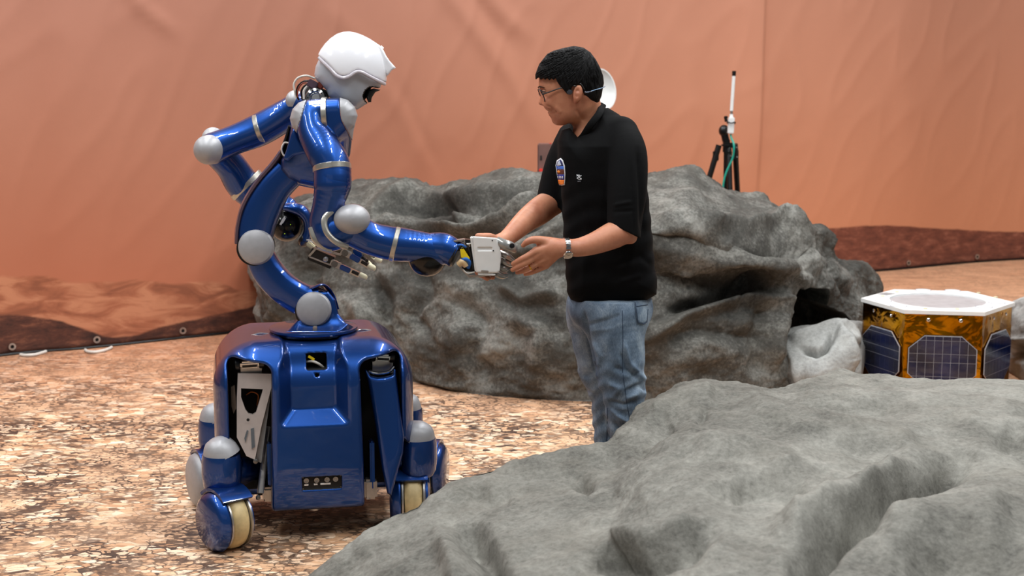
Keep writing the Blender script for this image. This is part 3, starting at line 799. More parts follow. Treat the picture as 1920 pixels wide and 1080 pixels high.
# left front leg link: bare metal A-frame; polygon in the picture plane brought to the leg's own plane
def plate_poly(pix, D, t_, mats, name, parent, holes=None, dfun=None, mi=0):
    """flat plate drawn by its corners; D per corner gives its lean"""
    V = []; n = len(pix)
    for (u, v) in pix: V.append(P(u, v, dfun(u, v) if dfun else D))
    V = np.array(V); back = V + np.array([sy * -t_, cy * t_, 0])
    Fc = [list(range(n)), [n + i for i in range(n)][::-1]] + [[i, n + i, n + (i + 1) % n, (i + 1) % n] for i in range(n)]
    return np.vstack([V, back]), Fc
def strips(name, loops, dfun, t_, mat, parent):
    """plate between an outer and an inner loop of equal count"""
    mb = MB()
    outer, inner = loops; k = len(outer)
    f_ = [P(u, v, dfun(u, v)) for u, v in outer] + [P(u, v, dfun(u, v)) for u, v in inner]
    b_ = [q + np.array([-sy * t_, cy * t_, 0]) for q in f_]
    V = f_ + b_; Fc = []
    for i in range(k):
        j = (i + 1) % k
        Fc += [[i, j, k + j, k + i], [2 * k + j, 2 * k + i, 3 * k + i, 3 * k + j], [j, i, 2 * k + i, 2 * k + j], [k + i, k + j, 3 * k + j, 3 * k + i]]
    mb.add(V, Fc); return mb.build(name, mat, parent, smooth=False)
LEG1 = empty('front_leg', L(-0.27, -0.2, 0.35)); LEG1.parent = ROB; LEG1.matrix_parent_inverse = par_world(ROB).inverted()
dl = lambda u, v: 4.85 - (v - 700) * 0.0004
strips('link_frame', ([(446, 700), (508, 701), (510, 722), (490, 800), (478, 862), (462, 855), (444, 820), (444, 748)],
                      [(452, 728), (493, 730), (491, 738), (480, 774), (474, 778), (466, 776), (460, 768), (452, 745)]), dl, 0.016, M['polished'], LEG1)
mb = MB(); V, Fc = plate_poly([(498, 716), (511, 712), (490, 868), (479, 864)], 4.88, 0.012, None, '', None, dfun=lambda u, v: 4.875 - (v - 700) * 0.0004); mb.add(V, Fc); mb.build('side_plate', M['alu'], LEG1, smooth=False)
mb = MB(); V, Fc = plate_poly([(470, 804), (476, 802), (478, 838), (472, 842)], 4.79, 0.004, None, '', None, dfun=lambda u, v: dl(u, v) - 0.004); mb.add(V, Fc)
V, Fc = plate_poly([(458, 822), (463, 806), (466, 808), (460, 830)], 4.79, 0.004, None, '', None, dfun=lambda u, v: dl(u, v) - 0.004); mb.add(V, Fc); mb.build('slot', M['chrome'], LEG1, smooth=False)
mb = MB(); lathe(mb, [(0.0, 0.0), (0.005, 0.0), (0.005, 0.003)], P(465, 787, 4.806), -RL[:, 1], 14); mb.build('bolt_hole', M['dark'], LEG1)
mb = MB(); tube(mb, [P(504, 800, 4.90), P(497, 850, 4.86), P(488, 925, 4.80)], [0.010, 0.011, 0.012], 12, flat=0.6); mb.build('strut_rod', M['alu'], LEG1)
for (u, v) in ((479, 864), (484, 932)):
    mb = MB(); lathe(mb, [(0, 0.0), (0.008, 0.0), (0.008, -0.01), (0.0045, -0.012), (0.0, -0.012)], P(u, v, 4.79), RL[:, 1], 14); mb.build('bolt', M['screw'], LEG1)
mb = MB(); box(mb, P(505, 868, 4.86), (0.014, 0.05, 0.155), RL, 0, 0.006); mb.build('blue_guard', M['blue'], LEG1)
mb = MB(); box(mb, P(506, 925, 4.87), (0.05, 0.04, 0.05), RL, 0, 0.008); mb.build('foot_bracket', M['alu'], LEG1)
mb = MB(); tube(mb, [P(462, 740, 4.90), P(472, 735, 4.88), P(484, 741, 4.88), P(482, 760, 4.90)], 0.0022, 8); mb.build('orange_wire', simple('orange_wire', (190, 104, 40), 0.5), LEG1)
# black side flange of the left opening
mb = MB(); V, Fc = plate_poly([(433, 726), (440, 722), (443, 765), (438, 776), (434, 762)], 4.9, 0.01, None, '', None); mb.add(V, Fc); mb.build('side_flange', M['alu'], LEG1, smooth=False)
# right front leg link: blue cover
LEG2 = empty('front_leg', L(0.27, -0.2, 0.35)); LEG2.parent = ROB; LEG2.matrix_parent_inverse = par_world(ROB).inverted(); LEG2['label'] = 'front leg under a blue cover'
dr = lambda u, v: 4.955 - (v - 700) * 0.00055 - 0.00 * u
cov = [(682, 690), (688, 694), (695, 704), (708, 707), (722, 706), (736, 702), (739, 690), (742, 694), (750, 760), (758, 820), (756, 850), (742, 900), (734, 930), (726, 925), (716, 880), (704, 800), (692, 730)]
def cover_f(p):
    U, Vv = proj(p)
    dd = s_poly(U, Vv, cov) * 5.0 / F
    D0 = 4.905 - (Vv - 700) * 0.00022
    return smax(smax(dd, D0 - p[:, 1] - 0.0, 0.02), p[:, 1] - D0 - 0.045, 0.01)
lo, hi = bounds([P(u, v, d) for u, v in cov for d in (4.75, 5.02)], 0.02)
sdf_obj('leg_cover', cover_f, lo, hi, 0.004, M['blue'], LEG2)
mb = MB(); tube(mb, [P(692, 696, 4.93), P(708, 700, 4.925), P(728, 697, 4.935), P(738, 688, 4.95)], 0.006, 10); mb.build('chrome_rim', M['chrome'], LEG2)
mb = MB(); box(mb, P(697, 870, 4.9), (0.016, 0.05, 0.17), RL, 0, 0.006); mb.build('blue_guard', M['blue'], LEG2)
mb = MB(); box(mb, P(694, 915, 4.9), (0.045, 0.05, 0.07), RL, 0, 0.008); tube(mb, [P(700, 900, 4.9), P(690, 935, 4.88)], 0.008, 10); mb.build('foot_bracket', M['alu'], LEG2)

def wheel_leg(par, dome, foot, spin, side, wr=0.098, arm=None, tilt=(0, 0), half=0.030, cov='blue'):
    """steering housing with silver dome over a castor wheel; dome, foot = world points of housing axis top and wheel centre; spin = heading of the axle (outer side)"""
    dome = np.asarray(dome, float); foot = np.asarray(foot, float)
    mb = MB(); prof = [(0.0, 0.054), (0.020, 0.051), (0.038, 0.043), (0.048, 0.031), (0.058, 0.012), (0.063, -0.012)]
    tl = np.array([tilt[0], tilt[1], 1.0])
    lathe(mb, prof, dome, tl, 32); mb.build('dome_cap', M['silver'], par)
    hb = dome - tl / np.linalg.norm(tl) * 0.006
    hgt = dome[2] - (foot[2] + wr * 0.92)
    mb = MB(); lathe(mb, [(0.0, 0.0), (0.0625, 0.0), (0.066, -0.02), (0.067, -hgt * 0.55), (0.062, -hgt * 0.86), (0.052, -hgt), (0.0, -hgt)], hb, (0, 0, 1), 36)
    hs = mb.build('steering_housing', M['blue'], par)
    if arm is not None:
        mb = MB(); tube(mb, [hb + [0, 0, -hgt * 0.45], (hb + [0, 0, -hgt * 0.5] + arm) / 2, arm], [0.058, 0.05, 0.035], 16, flat=1.0); mb.build('leg_arm', M['blue'], par)
    ax_ = np.array([math.cos(spin), math.sin(spin), 0.0])            # towards the outer disc
    # tyre
    mb = MB(); k = half
    lathe(mb, [(0.055, -k), (wr - 0.012, -k), (wr - 0.004, -k * 0.8), (wr, -k * 0.4), (wr, k * 0.4), (wr - 0.004, k * 0.8), (wr - 0.012, k), (0.055, k), (0.055, -k)], foot, ax_, 48)
    ty = mb.build('tire', M['cream'], par)
    for s_ in (-1, 1):
        mb = MB(); lathe(mb, [(0.0, k + .002), (wr - 0.010, k + .002), (wr - 0.002, k + 0.004), (wr - 0.002, k + 0.010), (wr - 0.016, k + 0.014), (0.0, k + 0.014)], foot, ax_ * s_, 44)
        mb.build('rim_disc', M['alu'], ty)
    # outer blue wheel cover, faceted round plate
    mb = MB(); lathe(mb, [(0.0, k + .014), (wr + 0.002, k + .014), (wr + 0.005, k + 0.020), (wr - 0.004, k + 0.040), (wr * 0.8, k + 0.050), (0.0, k + 0.052)], foot, ax_, 18)
    mb.build('wheel_cover', M[cov], par)
    mb = MB(); lathe(mb, [(0.0, k + .014), (wr * 0.86, k + .014), (wr * 0.86, k + 0.020), (wr * 0.7, k + 0.028), (0.0, k + 0.03)], foot, -ax_, 18)
    mb.build('wheel_cover', M['blue'], par)
    # fork bridge over the wheel
    mb = MB(); f2 = np.array([-ax_[1], ax_[0], 0]); n = 12; V = []; 
    for i in range(n + 1):
        a = math.radians(48 + 84 * i / n)
        for w_ in (-(k + 0.020), (k + 0.030)):
            for r_ in (wr + 0.006, wr + 0.016):
                V.append(foot + ax_ * w_ + (f2 * math.cos(a) + np.array([0, 0, 1.0]) * math.sin(a)) * r_)
    Fc = []
    for i in range(n):
        a, b = i * 4, i * 4 + 4
        Fc += [[a, a + 2, b + 2, b], [a + 1, b + 1, b + 3, a + 3], [a, b, b + 1, a + 1], [a + 2, a + 3, b + 3, b + 2]]
    Fc += [[0, 1, 3, 2], [n * 4, n * 4 + 2, n * 4 + 3, n * 4 + 1]]
    mb.add(V, Fc)
    for s_, w_ in ((-1, k + 0.024), (1, k + 0.018)):
        box(mb, foot + ax_ * s_ * w_ + np.array([0, 0, wr * 0.52]), (0.008, 0.075, wr * 1.02), np.column_stack([ax_, f2, [0, 0, 1]]), 0, 0.003)
    mb.build('wheel_fork', M['blue'], par)
    mb = MB(); tube(mb, [hb + [0, 0, -hgt * 0.98], foot + [0, 0, wr + 0.010]], 0.045, 18, n=2); mb.build('steering_collar', M['blue'], par)
def gz(u, v): return PZ(u, v, 0.0)
D1 = DZ(838, 0.355)
d1 = P(414, 848, 4.80)
w1 = P(425, 962, 4.74); w1[2] = 0.098
wheel_leg(LEG1, d1, P(428, 962, 4.76) * [1, 1, 0] + [0, 0, 0.098], math.radians(-139), -1, arm=L(-0.205, -0.14, 0.22), tilt=(-.34, -.08))
d2 = P(784, 818, 4.99)
wheel_leg(LEG2, d2, P(774, 936, 5.0) * [1, 1, 0] + [0, 0, 0.098], math.radians(-174.5), 1, arm=L(0.255, -0.14, 0.25), tilt=(.32, -.08))
LEG3 = empty('rear_leg', L(-0.27, 0.25, 0.3)); LEG3.parent = ROB; LEG3.matrix_parent_inverse = par_world(ROB).inverted()
d3 = P(405, 782, 5.28)
wheel_leg(LEG3, d3, P(398, 862, 5.24) * [1, 1, 0] + [0, 0, 0.098], math.radians(-152), -1, arm=L(-0.2, 0.2, 0.25), tilt=(-.15, .05), cov='silver')
LEG4 = empty('rear_leg', L(0.27, 0.25, 0.3)); LEG4.parent = ROB; LEG4.matrix_parent_inverse = par_world(ROB).inverted()
d4 = P(760, 762, 5.42)
wheel_leg(LEG4, d4, P(796, 874, 5.36) * [1, 1, 0] + [0, 0, 0.098], math.radians(-8), 1, arm=L(0.2, 0.2, 0.25), tilt=(.15, .05))

# ---- turntable and spine
TC = P(588, 622, 5.08); TC[2] = 0.680
mb = MB(); lathe(mb, [(0.0, 0.0), (0.150, 0.0), (0.153, 0.004), (0.152, 0.010), (0.146, 0.012), (0.0, 0.012)], TC, (0, 0, 1), 64); mb.build('turntable', M['blue'], ROB)
mb = MB(); lathe(mb, [(0.0, -0.008), (0.145, -0.008), (0.148, 0.001), (0.0, 0.001)], TC, (0, 0, 1), 64); mb.build('turntable_gap', M['black'], ROB)
D0 = 5.07
footp = [(557, 600), (556, 575), (566, 553), (588, 545), (616, 546), (629, 562), (635, 588), (648, 604), (668, 616), (670, 628), (520, 628), (540, 618)]
def foot_f(p):
    U, Vv = proj(p); dd = s_poly(U, Vv, footp) * D0 / F
    z = p[:, 2] - (TC[2] + 0.008)
    w_ = 0.040 + 0.075 * np.exp(-np.clip(z, 0, 1) / 0.018)
    r_ = np.hypot(p[:, 0] - TC[0], p[:, 1] - TC[1]) - 0.143
    return np.maximum(np.maximum(smax(dd, np.abs(p[:, 1] - D0) - w_, 0.02), -z), r_)
lo, hi = bounds([P(500, 530, D0), P(690, 640, D0)], 0.10)
sdf_obj('torso_foot', foot_f, [lo[0], D0 - 0.15, TC[2] - 0.01], [hi[0], D0 + 0.15, hi[2]], 0.004, M['blue'], ROB)
def limb(name, pts, rad, k, h=0.0045, mat='blue', par=None, squash=None, extra=None):
    """pts (u,v,D), radii in pixels"""
    W = [P(u, v, d) for u, v, d in pts]; R = [px(r, d[2]) for r, d in zip(rad, pts)]
    A = cat(np.column_stack([W, R]), k)
    f_ = lambda p: s_chain(p, A[:, :3], A[:, 3])
    g_ = (lambda p: extra(p, f_(p))) if extra else f_
    lo, hi = bounds(A[:, :3], max(R) + 0.02)
    return sdf_obj(name, g_, lo, hi, h, M[mat], par or ROB)
def boxy(name, pts, rad, wid, par=None, k=6, mat='blue', cutA=None, cutB=None, rnd=0.6):
    """curved beam with a rounded-rectangular section: rad in the picture plane, wid half-width in depth (m)"""
    A = cat(np.array([list(P(u, v, d)) + [px(r, d), w_] for (u, v, d), r, w_ in zip(pts, rad, wid)]), k)
    p_ = A[:, :3]; T = np.gradient(p_, axis=0); T /= np.linalg.norm(T, axis=1)[:, None]
    V = []; seg = 28; sn = 0.62
    for i in range(len(A)):
        Yv = np.array([0, 1.0, 0]); Yv = Yv - T[i] * (T[i] @ Yv); Yv /= np.linalg.norm(Yv); Nn = np.cross(T[i], Yv)
        for a in range(seg):
            t_ = 2 * PI * a / seg; c_, s_ = math.cos(t_), math.sin(t_)
            V.append(p_[i] + Nn * A[i, 3] * math.copysign(abs(c_) ** rnd, c_) + Yv * A[i, 4] * math.copysign(abs(s_) ** rnd, s_))
    Fc = [[i * seg + a, i * seg + (a + 1) % seg, (i + 1) * seg + (a + 1) % seg, (i + 1) * seg + a] for i in range(len(A) - 1) for a in range(seg)]
    Fc += [list(range(seg))[::-1], [(len(A) - 1) * seg + a for a in range(seg)]]
    Fc = [f_[::-1] for f_ in Fc]
    mb = MB(); mb.add(V, Fc); return mb.build(name, M[mat], par or ROB, sharp=50)
lowb = boxy('lower_spine', [(598, 566, D0), (568, 562, D0), (532, 540, D0), (504, 510, D0), (489, 482, D0)], [30, 30, 29, 29, 27], [0.048] * 5)
uppb = boxy('upper_spine', [(478, 486, D0), (479, 455, D0), (482, 425, D0), (494, 390, D0), (516, 352, D0), (544, 322, D0)], [24, 31, 34, 34, 31, 30], [0.05] * 6)
# thin rubber-grey cable duct along the back and the knee
M['duct'] = simple('mauve_duct', (88, 70, 82), 0.35, 0.1, 0.08, 40, coat=0.3)
mb = MB(); tube(mb, [P(u, v, D0) for u, v in ((447, 455), (449, 425), (459, 385), (482, 345), (515, 306), (530, 285))], px(7), 10, flat=3.5, up=(0, 1, 0)); mb.build('back_duct', M['duct'], ROB)
mb = MB(); tube(mb, [P(u, v, D0) for u, v in ((512, 480), (522, 505), (540, 527), (562, 543), (584, 548))], px(6), 10, flat=3.5, up=(0, 1, 0)); mb.build('belly_duct', M['duct'], ROB)
# round joint covers
for (u, v, r) in ((480, 463, 33.5), (588, 580, 33)):
    for s_ in (1, -1):
        mb = MB(); R_ = px(r)
        d_ = np.array([-0.13 * 0, -1.0, 0.12]) if s_ > 0 else np.array([0, 1.0, 0])
        c = P(u, v, D0 - s_ * 0.052)
        lathe(mb, [(R_ * 1.02, -0.012), (R_ * 1.02, -0.002), (R_, 0.003), (R_ * 0.93, 0.010), (R_ * 0.7, 0.016), (R_ * 0.35, 0.0195), (0.0, 0.0205)], c, d_ / np.linalg.norm(d_), 48)
        mb.build('joint_cover', M['silver'], ROB)
    mb = MB(); lathe(mb, [(px(r - 1), -0.05), (px(r - 1), 0.05)], P(u, v, D0), (0, 1, 0), 40); mb.build('joint_drum', M['black'], ROB)
mb = MB(); box(mb, P(591, 620, D0 - 0.085), (0.014, 0.02, 0.032), None, 0, 0.002); mb.build('mount_clip', M['alu'], ROB)
mb = MB(); tube(mb, [P(584, 541, D0 - 0.03), P(606, 534, D0 - 0.02), P(622, 553, D0 - 0.0), P(631, 580, D0 - 0.0)], 0.005, 8, flat=4, up=(0, 1, 0)); mb.build('knee_guard', M['blue'], ROB)
mb = MB(); tube(mb, [P(572, 545, D0 - 0.02), P(590, 538, D0 - 0.02), P(612, 548, D0 - 0.02)], 0.004, 8, flat=3, up=(0, 1, 0)); mb.build('knee_duct', M['duct'], ROB)

# ---- chest
chest = [(545, 236), (552, 228), (575, 222), (600, 222), (630, 240), (648, 262), (650, 320), (628, 352), (590, 354), (560, 348), (538, 336), (525, 318), (526, 300), (536, 284)]
def chest_f(p):
    U, Vv = proj(p)
    dd = s_poly(U, Vv, chest) * D0 / F
    wd = 0.085 + 0.03 * np.clip((300 - Vv) / 90, -0.6, 1)
    return smax(dd, np.abs(p[:, 1] - D0) - wd, 0.055)
lo, hi = bounds([P(u, v, d) for u, v in chest for d in (D0 - .12, D0 + .12)], 0.02)
sdf_obj('chest', chest_f, lo, hi, 0.005, M['blue'], ROB)
chest2 = [(546, 250), (551, 239), (560, 262), (577, 287), (552, 292), (540, 302), (531, 298), (536, 284)]
def chest2_f(p):
    U, Vv = proj(p)
    dd = s_poly(U, Vv, chest2) * D0 / F
    return smax(dd, np.abs(p[:, 1] - D0) - 0.105, 0.008)
sdf_obj('chest_side_panel', chest2_f, lo, hi, 0.004, M['blue'], ROB)
mb = MB(); tube(mb, [P(u, v, D0 - 0.02) for u, v in ((545, 236), (540, 255), (533, 275), (530, 290))], px(4.5), 10, flat=5, up=(0, 1, 0)); mb.build('back_cover', M['black'], ROB)
for k_ in range(3):
    mb = MB(); o_ = k_ * 3
    tube(mb, [P(542, 268 + o_, D0 - 0.06 + k_ * .02), P(533, 268 + o_, D0 - 0.06 + k_ * .02), P(528, 280 + o_, D0 - 0.06 + k_ * .02), P(533, 292 + o_, D0 - 0.06 + k_ * .02), P(540, 284 + o_, D0 - 0.06 + k_ * .02)], 0.003, 8)
    mb.build('cable', M['whitecable' if k_ != 1 else 'black'], ROB)

def sidex(p, u1, v1, u2, v2):
    """signed distance (m) to the plane through the camera and a picture line; positive on the side beyond the line"""
    U, Vv = proj(p); L_ = math.hypot(u2 - u1, v2 - v1); return ((U - u1) * (v2 - v1) - (Vv - v1) * (u2 - u1)) / L_ * -5.0 / F
# ---- arms: joints are bulging housings joined by smooth necks
def capell(name, u, v, D, ru, rv, dep, dirv, par, off=0.0):
    """half-ellipsoid silver cap: centre pixel, radii in pixels, thickness m, pointing along dirv"""
    d_ = np.asarray(dirv, float); d_ /= np.linalg.norm(d_)
    mb = MB(); n = 12
    prof_ = [(1.0, -0.3)] + [(math.cos(a), math.sin(a)) for a in np.linspace(0, PI / 2, n)]
    prof_ = [(max(r_, 1e-7) * px(rv, D), h_ * dep) for r_, h_ in prof_]
    lathe(mb, prof_, P(u, v, D), d_, 44, sx=ru / rv, up=(0, 0, 1)); return mb.build(name, M['silver'], par)
def band(u0, v0, u1, v1, D, rdep, wpx, par, bend=0.0, tilt=0.0):
    """ring around a limb: seen edge to edge from pixel 0 to pixel 1, half-depth rdep"""
    a = P(u0, v0, D); b = P(u1, v1, D); c = (a + b) / 2; X = (b - a) / 2; rx = np.linalg.norm(X); X = X / rx
    Yv = np.array([0, 1.0, tilt]); Yv -= X * (X @ Yv); Yv /= np.linalg.norm(Yv); Z = np.cross(X, Yv)
    mb = MB(); w_ = px(wpx, D) / 2; V = []; seg = 56
    for r_, h_ in ((1.0, -w_), (1.03, -w_ * .8), (1.03, w_ * .8), (1.0, w_), (0.9, w_), (0.9, -w_)):
        for i in range(seg):
            t_ = 2 * PI * i / seg
            V.append(c + X * rx * r_ * math.cos(t_) + Yv * rdep * r_ * math.sin(t_) + Z * h_)
    Fc = [[j * seg + i, j * seg + (i + 1) % seg, ((j + 1) % 6) * seg + (i + 1) % seg, ((j + 1) % 6) * seg + i] for j in range(6) for i in range(seg)]
    mb.add(V, Fc); return mb.build('band', M['band'], par)
ARM_R = empty('arm', P(600, 215, 4.9)); ARM_R.parent = ROB; ARM_R.matrix_parent_inverse = par_world(ROB).inverted()
# shoulder and upper arm of the near arm
shp = [(575, 187), (605, 184.5), (635, 183), (652, 188), (665, 201), (670, 217), (664, 236), (655, 246), (644, 257), (632, 269), (612, 266), (590, 258), (566, 256), (557, 249), (548, 238), (544, 222), (549, 205), (560, 193)]
tubeA = cat(np.array([list(P(584, 226, 4.872)) + [px(28)], list(P(590, 252, 4.85)) + [px(29)], list(P(608, 284, 4.82)) + [px(33)], list(P(622, 312, 4.805)) + [px(34)], list(P(623.5, 345, 4.79)) + [px(34)]]), 6)
def shoulder(p):
    U, Vv = proj(p); dd = s_poly(U, Vv, shp) * 4.88 / F
    h_ = smax(dd, np.abs(p[:, 1] - 4.895) - 0.058, 0.052)
    cone_ = s_cap(p, P(640, 240, 4.90), P(640, 285, 5.0), px(22), px(17))
    return smin(h_, cone_, 0.01)
def arm1(p):
    d = smin(shoulder(p), s_chain(p, tubeA[:, :3], tubeA[:, 3]), 0.007)
    return d
def cutl(p): return sidex(p, 575, 186, 556, 251)
def cutr(p):
    U, Vv = proj(p); c_ = 637 + 8 * np.clip((Vv - 183) / 63, 0, 2) ** 1.3 + 5 * np.sin(np.clip((Vv - 183) / 63, 0, 1) * PI) * -0.4
    return (U - c_ - 6 * np.clip((Vv - 225) / 20, 0, 3)) * 4.88 / F
lo, hi = bounds([P(540, 170, 4.75), P(690, 380, 5.05)], 0.03)
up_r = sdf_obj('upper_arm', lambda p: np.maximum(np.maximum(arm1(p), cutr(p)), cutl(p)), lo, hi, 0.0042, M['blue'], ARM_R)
up_r['label'] = 'blue upper arm nearest the camera'
lo2, hi2 = bounds([P(535, 175, 4.80), P(585, 262, 4.96)], 0.01)
sdf_obj('joint_cap', lambda p: np.maximum(arm1(p) - 0.0012, -cutl(p) + 0.0006), lo2, hi2, 0.0035, M['silver'], up_r)
lo2, hi2 = bounds([P(625, 175, 4.80), P(678, 285, 4.98)], 0.01)
sdf_obj('joint_cap', lambda p: np.maximum(shoulder(p) - 0.0012, -cutr(p) + 0.0006), lo2, hi2, 0.0035, M['silver'], up_r)
band(608, 183, 613, 249, 4.885, px(34), 10, up_r)
def arm2(p):
    a = cat(np.array([list(P(623, 318, 4.80)) + [px(33)], list(P(624, 345, 4.79)) + [px(33)], list(P(614, 385, 4.79)) + [px(27)], list(P(607, 415, 4.80)) + [px(26)], list(P(618, 436, 4.80)) + [px(31)]]), 5)
    d = s_chain(p, a[:, :3], a[:, 3])
    el = s_chain(p, [P(624, 437, 4.80), P(650, 425, 4.81), P(662, 414, 4.81)], [px(32), px(34), px(31)])
    return smin(d, el, 0.014)
lo, hi = bounds([P(560, 280, 4.7), P(720, 490, 4.9)], 0.03)
el_r = sdf_obj('elbow_section', arm2, lo, hi, 0.0045, M['blue'], ARM_R)
band(587.5, 319, 657.5, 311, 4.806, px(35.8), 11, el_r, tilt=-0.25)
band(604, 428, 640, 466, 4.79, px(31), 8, el_r, tilt=0.2) if False else None
capell('joint_cap', 660, 411, 4.765, 34.5, 28.5, 0.048, (0.18, -1.0, 0.16), el_r)
def arm3(p):
    a = cat(np.array([list(P(655, 425, 4.815)) + [px(33)], list(P(690, 445, 4.82)) + [px(30)], list(P(725, 455, 4.83)) + [px(31)], list(P(755, 459, 4.835)) + [px(31)], list(P(795, 463, 4.84)) + [px(27)], list(P(826, 470, 4.85)) + [px(27)]]), 5)
    d = s_chain(p, a[:, :3], a[:, 3])
    return d
lo, hi = bounds([P(610, 370, 4.7), P(880, 510, 4.95)], 0.03)
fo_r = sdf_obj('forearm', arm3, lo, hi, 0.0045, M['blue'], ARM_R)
band(748, 427, 733, 489, 4.832, px(33), 9, fo_r, tilt=0.1)
mb = MB()
# curved band between elbow housing and upper section
W_ = []
for (u, v, d_) in ((622, 395, 4.752), (609, 410, 4.738), (610, 430, 4.728), (622, 447, 4.728), (638, 458, 4.738), (652, 464, 4.76)): W_.append(P(u, v, d_))
tube(mb, W_, px(5.4), 8, flat=0.35, up=(0, -1, 0)); mb.build('band', M['band'], el_r)
mb = MB(); tube(mb, [P(584, 426, 4.775), P(589, 445, 4.765), P(602, 461, 4.765), P(622, 468, 4.775)], px(6), 8, flat=0.5, up=(0, -1, 0)); mb.build('band', M['band'], el_r)
mb = MB(); lathe(mb, [(max(1e-7, math.cos(a)) * px(36), math.sin(a) * px(36)) for a in np.linspace(-PI / 2, PI / 2, 26)], P(801, 482, 4.865), (0, -1, 0.1), 48); mb.build('wrist_ball', M['blackgloss'], ARM_R)
mb = MB(); tube(mb, [P(u, v, 4.845) for u, v in ((800, 462.5), (828, 464), (842, 470), (852, 476))], [px(25), px(27.5), px(27), px(25)], 24, n=6); mb.build('wrist_yoke', M['blue'], ARM_R)
mb = MB(); a = P(838, 452, 4.845); b = P(858, 488, 4.845)
lathe(mb, [(px(24), -0.004), (px(25.5), 0.0), (px(25.5), 0.008), (px(22), 0.014), (0.0, 0.014)], P(850, 475, 4.845), (1.0, -0.15, -0.42), 40, sx=1.0); mb.build('wrist_flange', M['black'], ARM_R)

# ---- far arm
ARM_L = empty('arm', P(560, 190, 5.25)); ARM_L.parent = ROB; ARM_L.matrix_parent_inverse = par_world(ROB).inverted(); ARM_L['label'] = 'far arm bent back behind the torso'
def arm4(p):
    a = cat(np.array([list(P(590, 200, 5.22)) + [px(30)], list(P(560, 200, 5.26)) + [px(27)], list(P(525, 222, 5.28)) + [px(31)], list(P(485, 244, 5.28)) + [px(32)], list(P(440, 262, 5.26)) + [px(29)], list(P(400, 278, 5.24)) + [px(31)]]), 5)
    return s_chain(p, a[:, :3], a[:, 3])
lo, hi = bounds([P(350, 160, 5.12), P(620, 320, 5.38)], 0.03)
up_l = sdf_obj('upper_arm', arm4, lo, hi, 0.0045, M['blue'], ARM_L)
capell('joint_cap', 390, 281, 5.195, 27, 27.5, 0.05, (-0.35, -0.95, 0.0), up_l)
capell('joint_cap', 401, 262, 5.28, 24, 20, 0.045, (-0.3, 0.2, 0.9), up_l)
capell('joint_cap', 553, 188, 5.245, 17, 20, 0.035, (-0.1, -0.3, 1.0), up_l)
band(478, 215, 497, 269, 5.275, px(31), 9, up_l, tilt=0.1)
def arm5(p):
    a = cat(np.array([list(P(408, 285, 5.30)) + [px(30)], list(P(434, 313, 5.34)) + [px(31)], list(P(455, 345, 5.37)) + [px(34)], list(P(480, 368, 5.38)) + [px(30)], list(P(520, 380, 5.36)) + [px(25)], list(P(540, 388, 5.33)) + [px(20)]]), 5)
    return s_chain(p, a[:, :3], a[:, 3])
lo, hi = bounds([P(360, 250, 5.2), P(580, 420, 5.5)], 0.03)
fo_l = sdf_obj('forearm', arm5, lo, hi, 0.005, M['blue'], ARM_L)
band(488, 322, 436, 372, 5.372, px(33), 10, fo_l, tilt=0.1)
mb = MB(); lathe(mb, [(max(1e-7, math.cos(a)) * px(32, 5.3), math.sin(a) * px(32, 5.3)) for a in np.linspace(-PI / 2, PI / 2, 24)], P(538, 421, 5.29), (0, -1, 0.1), 44); ball = mb.build('wrist_ball', M['blackgloss'], ARM_L)
mb = MB(); q = P(528, 417, 5.237)
X_ = np.array([math.cos(1.05), 0, math.sin(1.05)]); Mx = np.column_stack([X_, [-.15, 1, -0.1], np.cross(X_, [-.15, 1, -.1])]); box(mb, P(530, 415, 5.232), (px(17), 0.004, px(5.5)), Mx, 0, 0.0005); mb.build('paper_label', M['whiteplastic'], ball)
mb = MB()
for (u, v) in ((545, 421), (539, 427), (540, 432), (534, 438)): lathe(mb, [(0.0016, 0), (0.0016, 0.003), (0, 0.003)], P(u, v, 5.236), (0, -1, 0), 8)
mb.build('status_light', M['led'], ball)
mb = MB(); tube(mb, [P(u, v, 5.245) for u, v in ((530, 389), (548, 390), (566, 396), (577, 412), (578, 432), (572, 450))], [px(6), px(11), px(12.5), px(10), px(9), px(10)], 20, n=6, flat=1.4, up=(0, 1, 0)); mb.build('wrist_yoke', M['blue'], ARM_L)
mb = MB(); lathe(mb, [(px(15), -0.006), (px(16), 0.0), (px(16), 0.008), (px(12), 0.012), (0.0, 0.012)], P(573, 449, 5.25), P(585, 462, 5.23) - P(573, 449, 5.25), 28); mb.build('wrist_flange', M['black'], ARM_L)

# ---- far hand: four-fingered mechanical hand
HAND_L = empty('hand', P(600, 475, 5.2)); HAND_L.parent = ROB; HAND_L.matrix_parent_inverse = par_world(ROB).inverted(); HAND_L['label'] = 'open four-fingered metal hand behind the elbow'
def bar(name, u0, v0, u1, v1, D_, wpx, dep, mat, par, bev=0.002, D2=None):
    a = P(u0, v0, D_); b = P(u1, v1, D2 or D_); d_ = b - a; ln = np.linalg.norm(d_); X = d_ / ln
    Yv = np.array([0, 1.0, 0]); Yv -= X * (X @ Yv); Yv /= np.linalg.norm(Yv); Z = np.cross(X, Yv)
    mb = MB(); box(mb, (a + b) / 2, (ln, dep, px(wpx, D_)), np.column_stack([X, Yv, Z]), 0, bev); return mb.build(name, M[mat], par)
def finger(par, a, b, D_, w_=11, tipr=8.5, blue=True):
    """metal finger from pixel a (knuckle) to b (tip)"""
    (u0, v0), (u1, v1) = a, b; du, dv = u1 - u0, v1 - v0
    q = lambda t_: (u0 + du * t_, v0 + dv * t_)
    fg = empty('finger', P(u0, v0, D_)); fg.parent = par; fg.matrix_parent_inverse = par_world(par).inverted()
    return q
HL = 5.17
palm = bar('palm_plate', 582, 474, 625, 492, HL + .01, 24, 0.045, 'black', HAND_L)
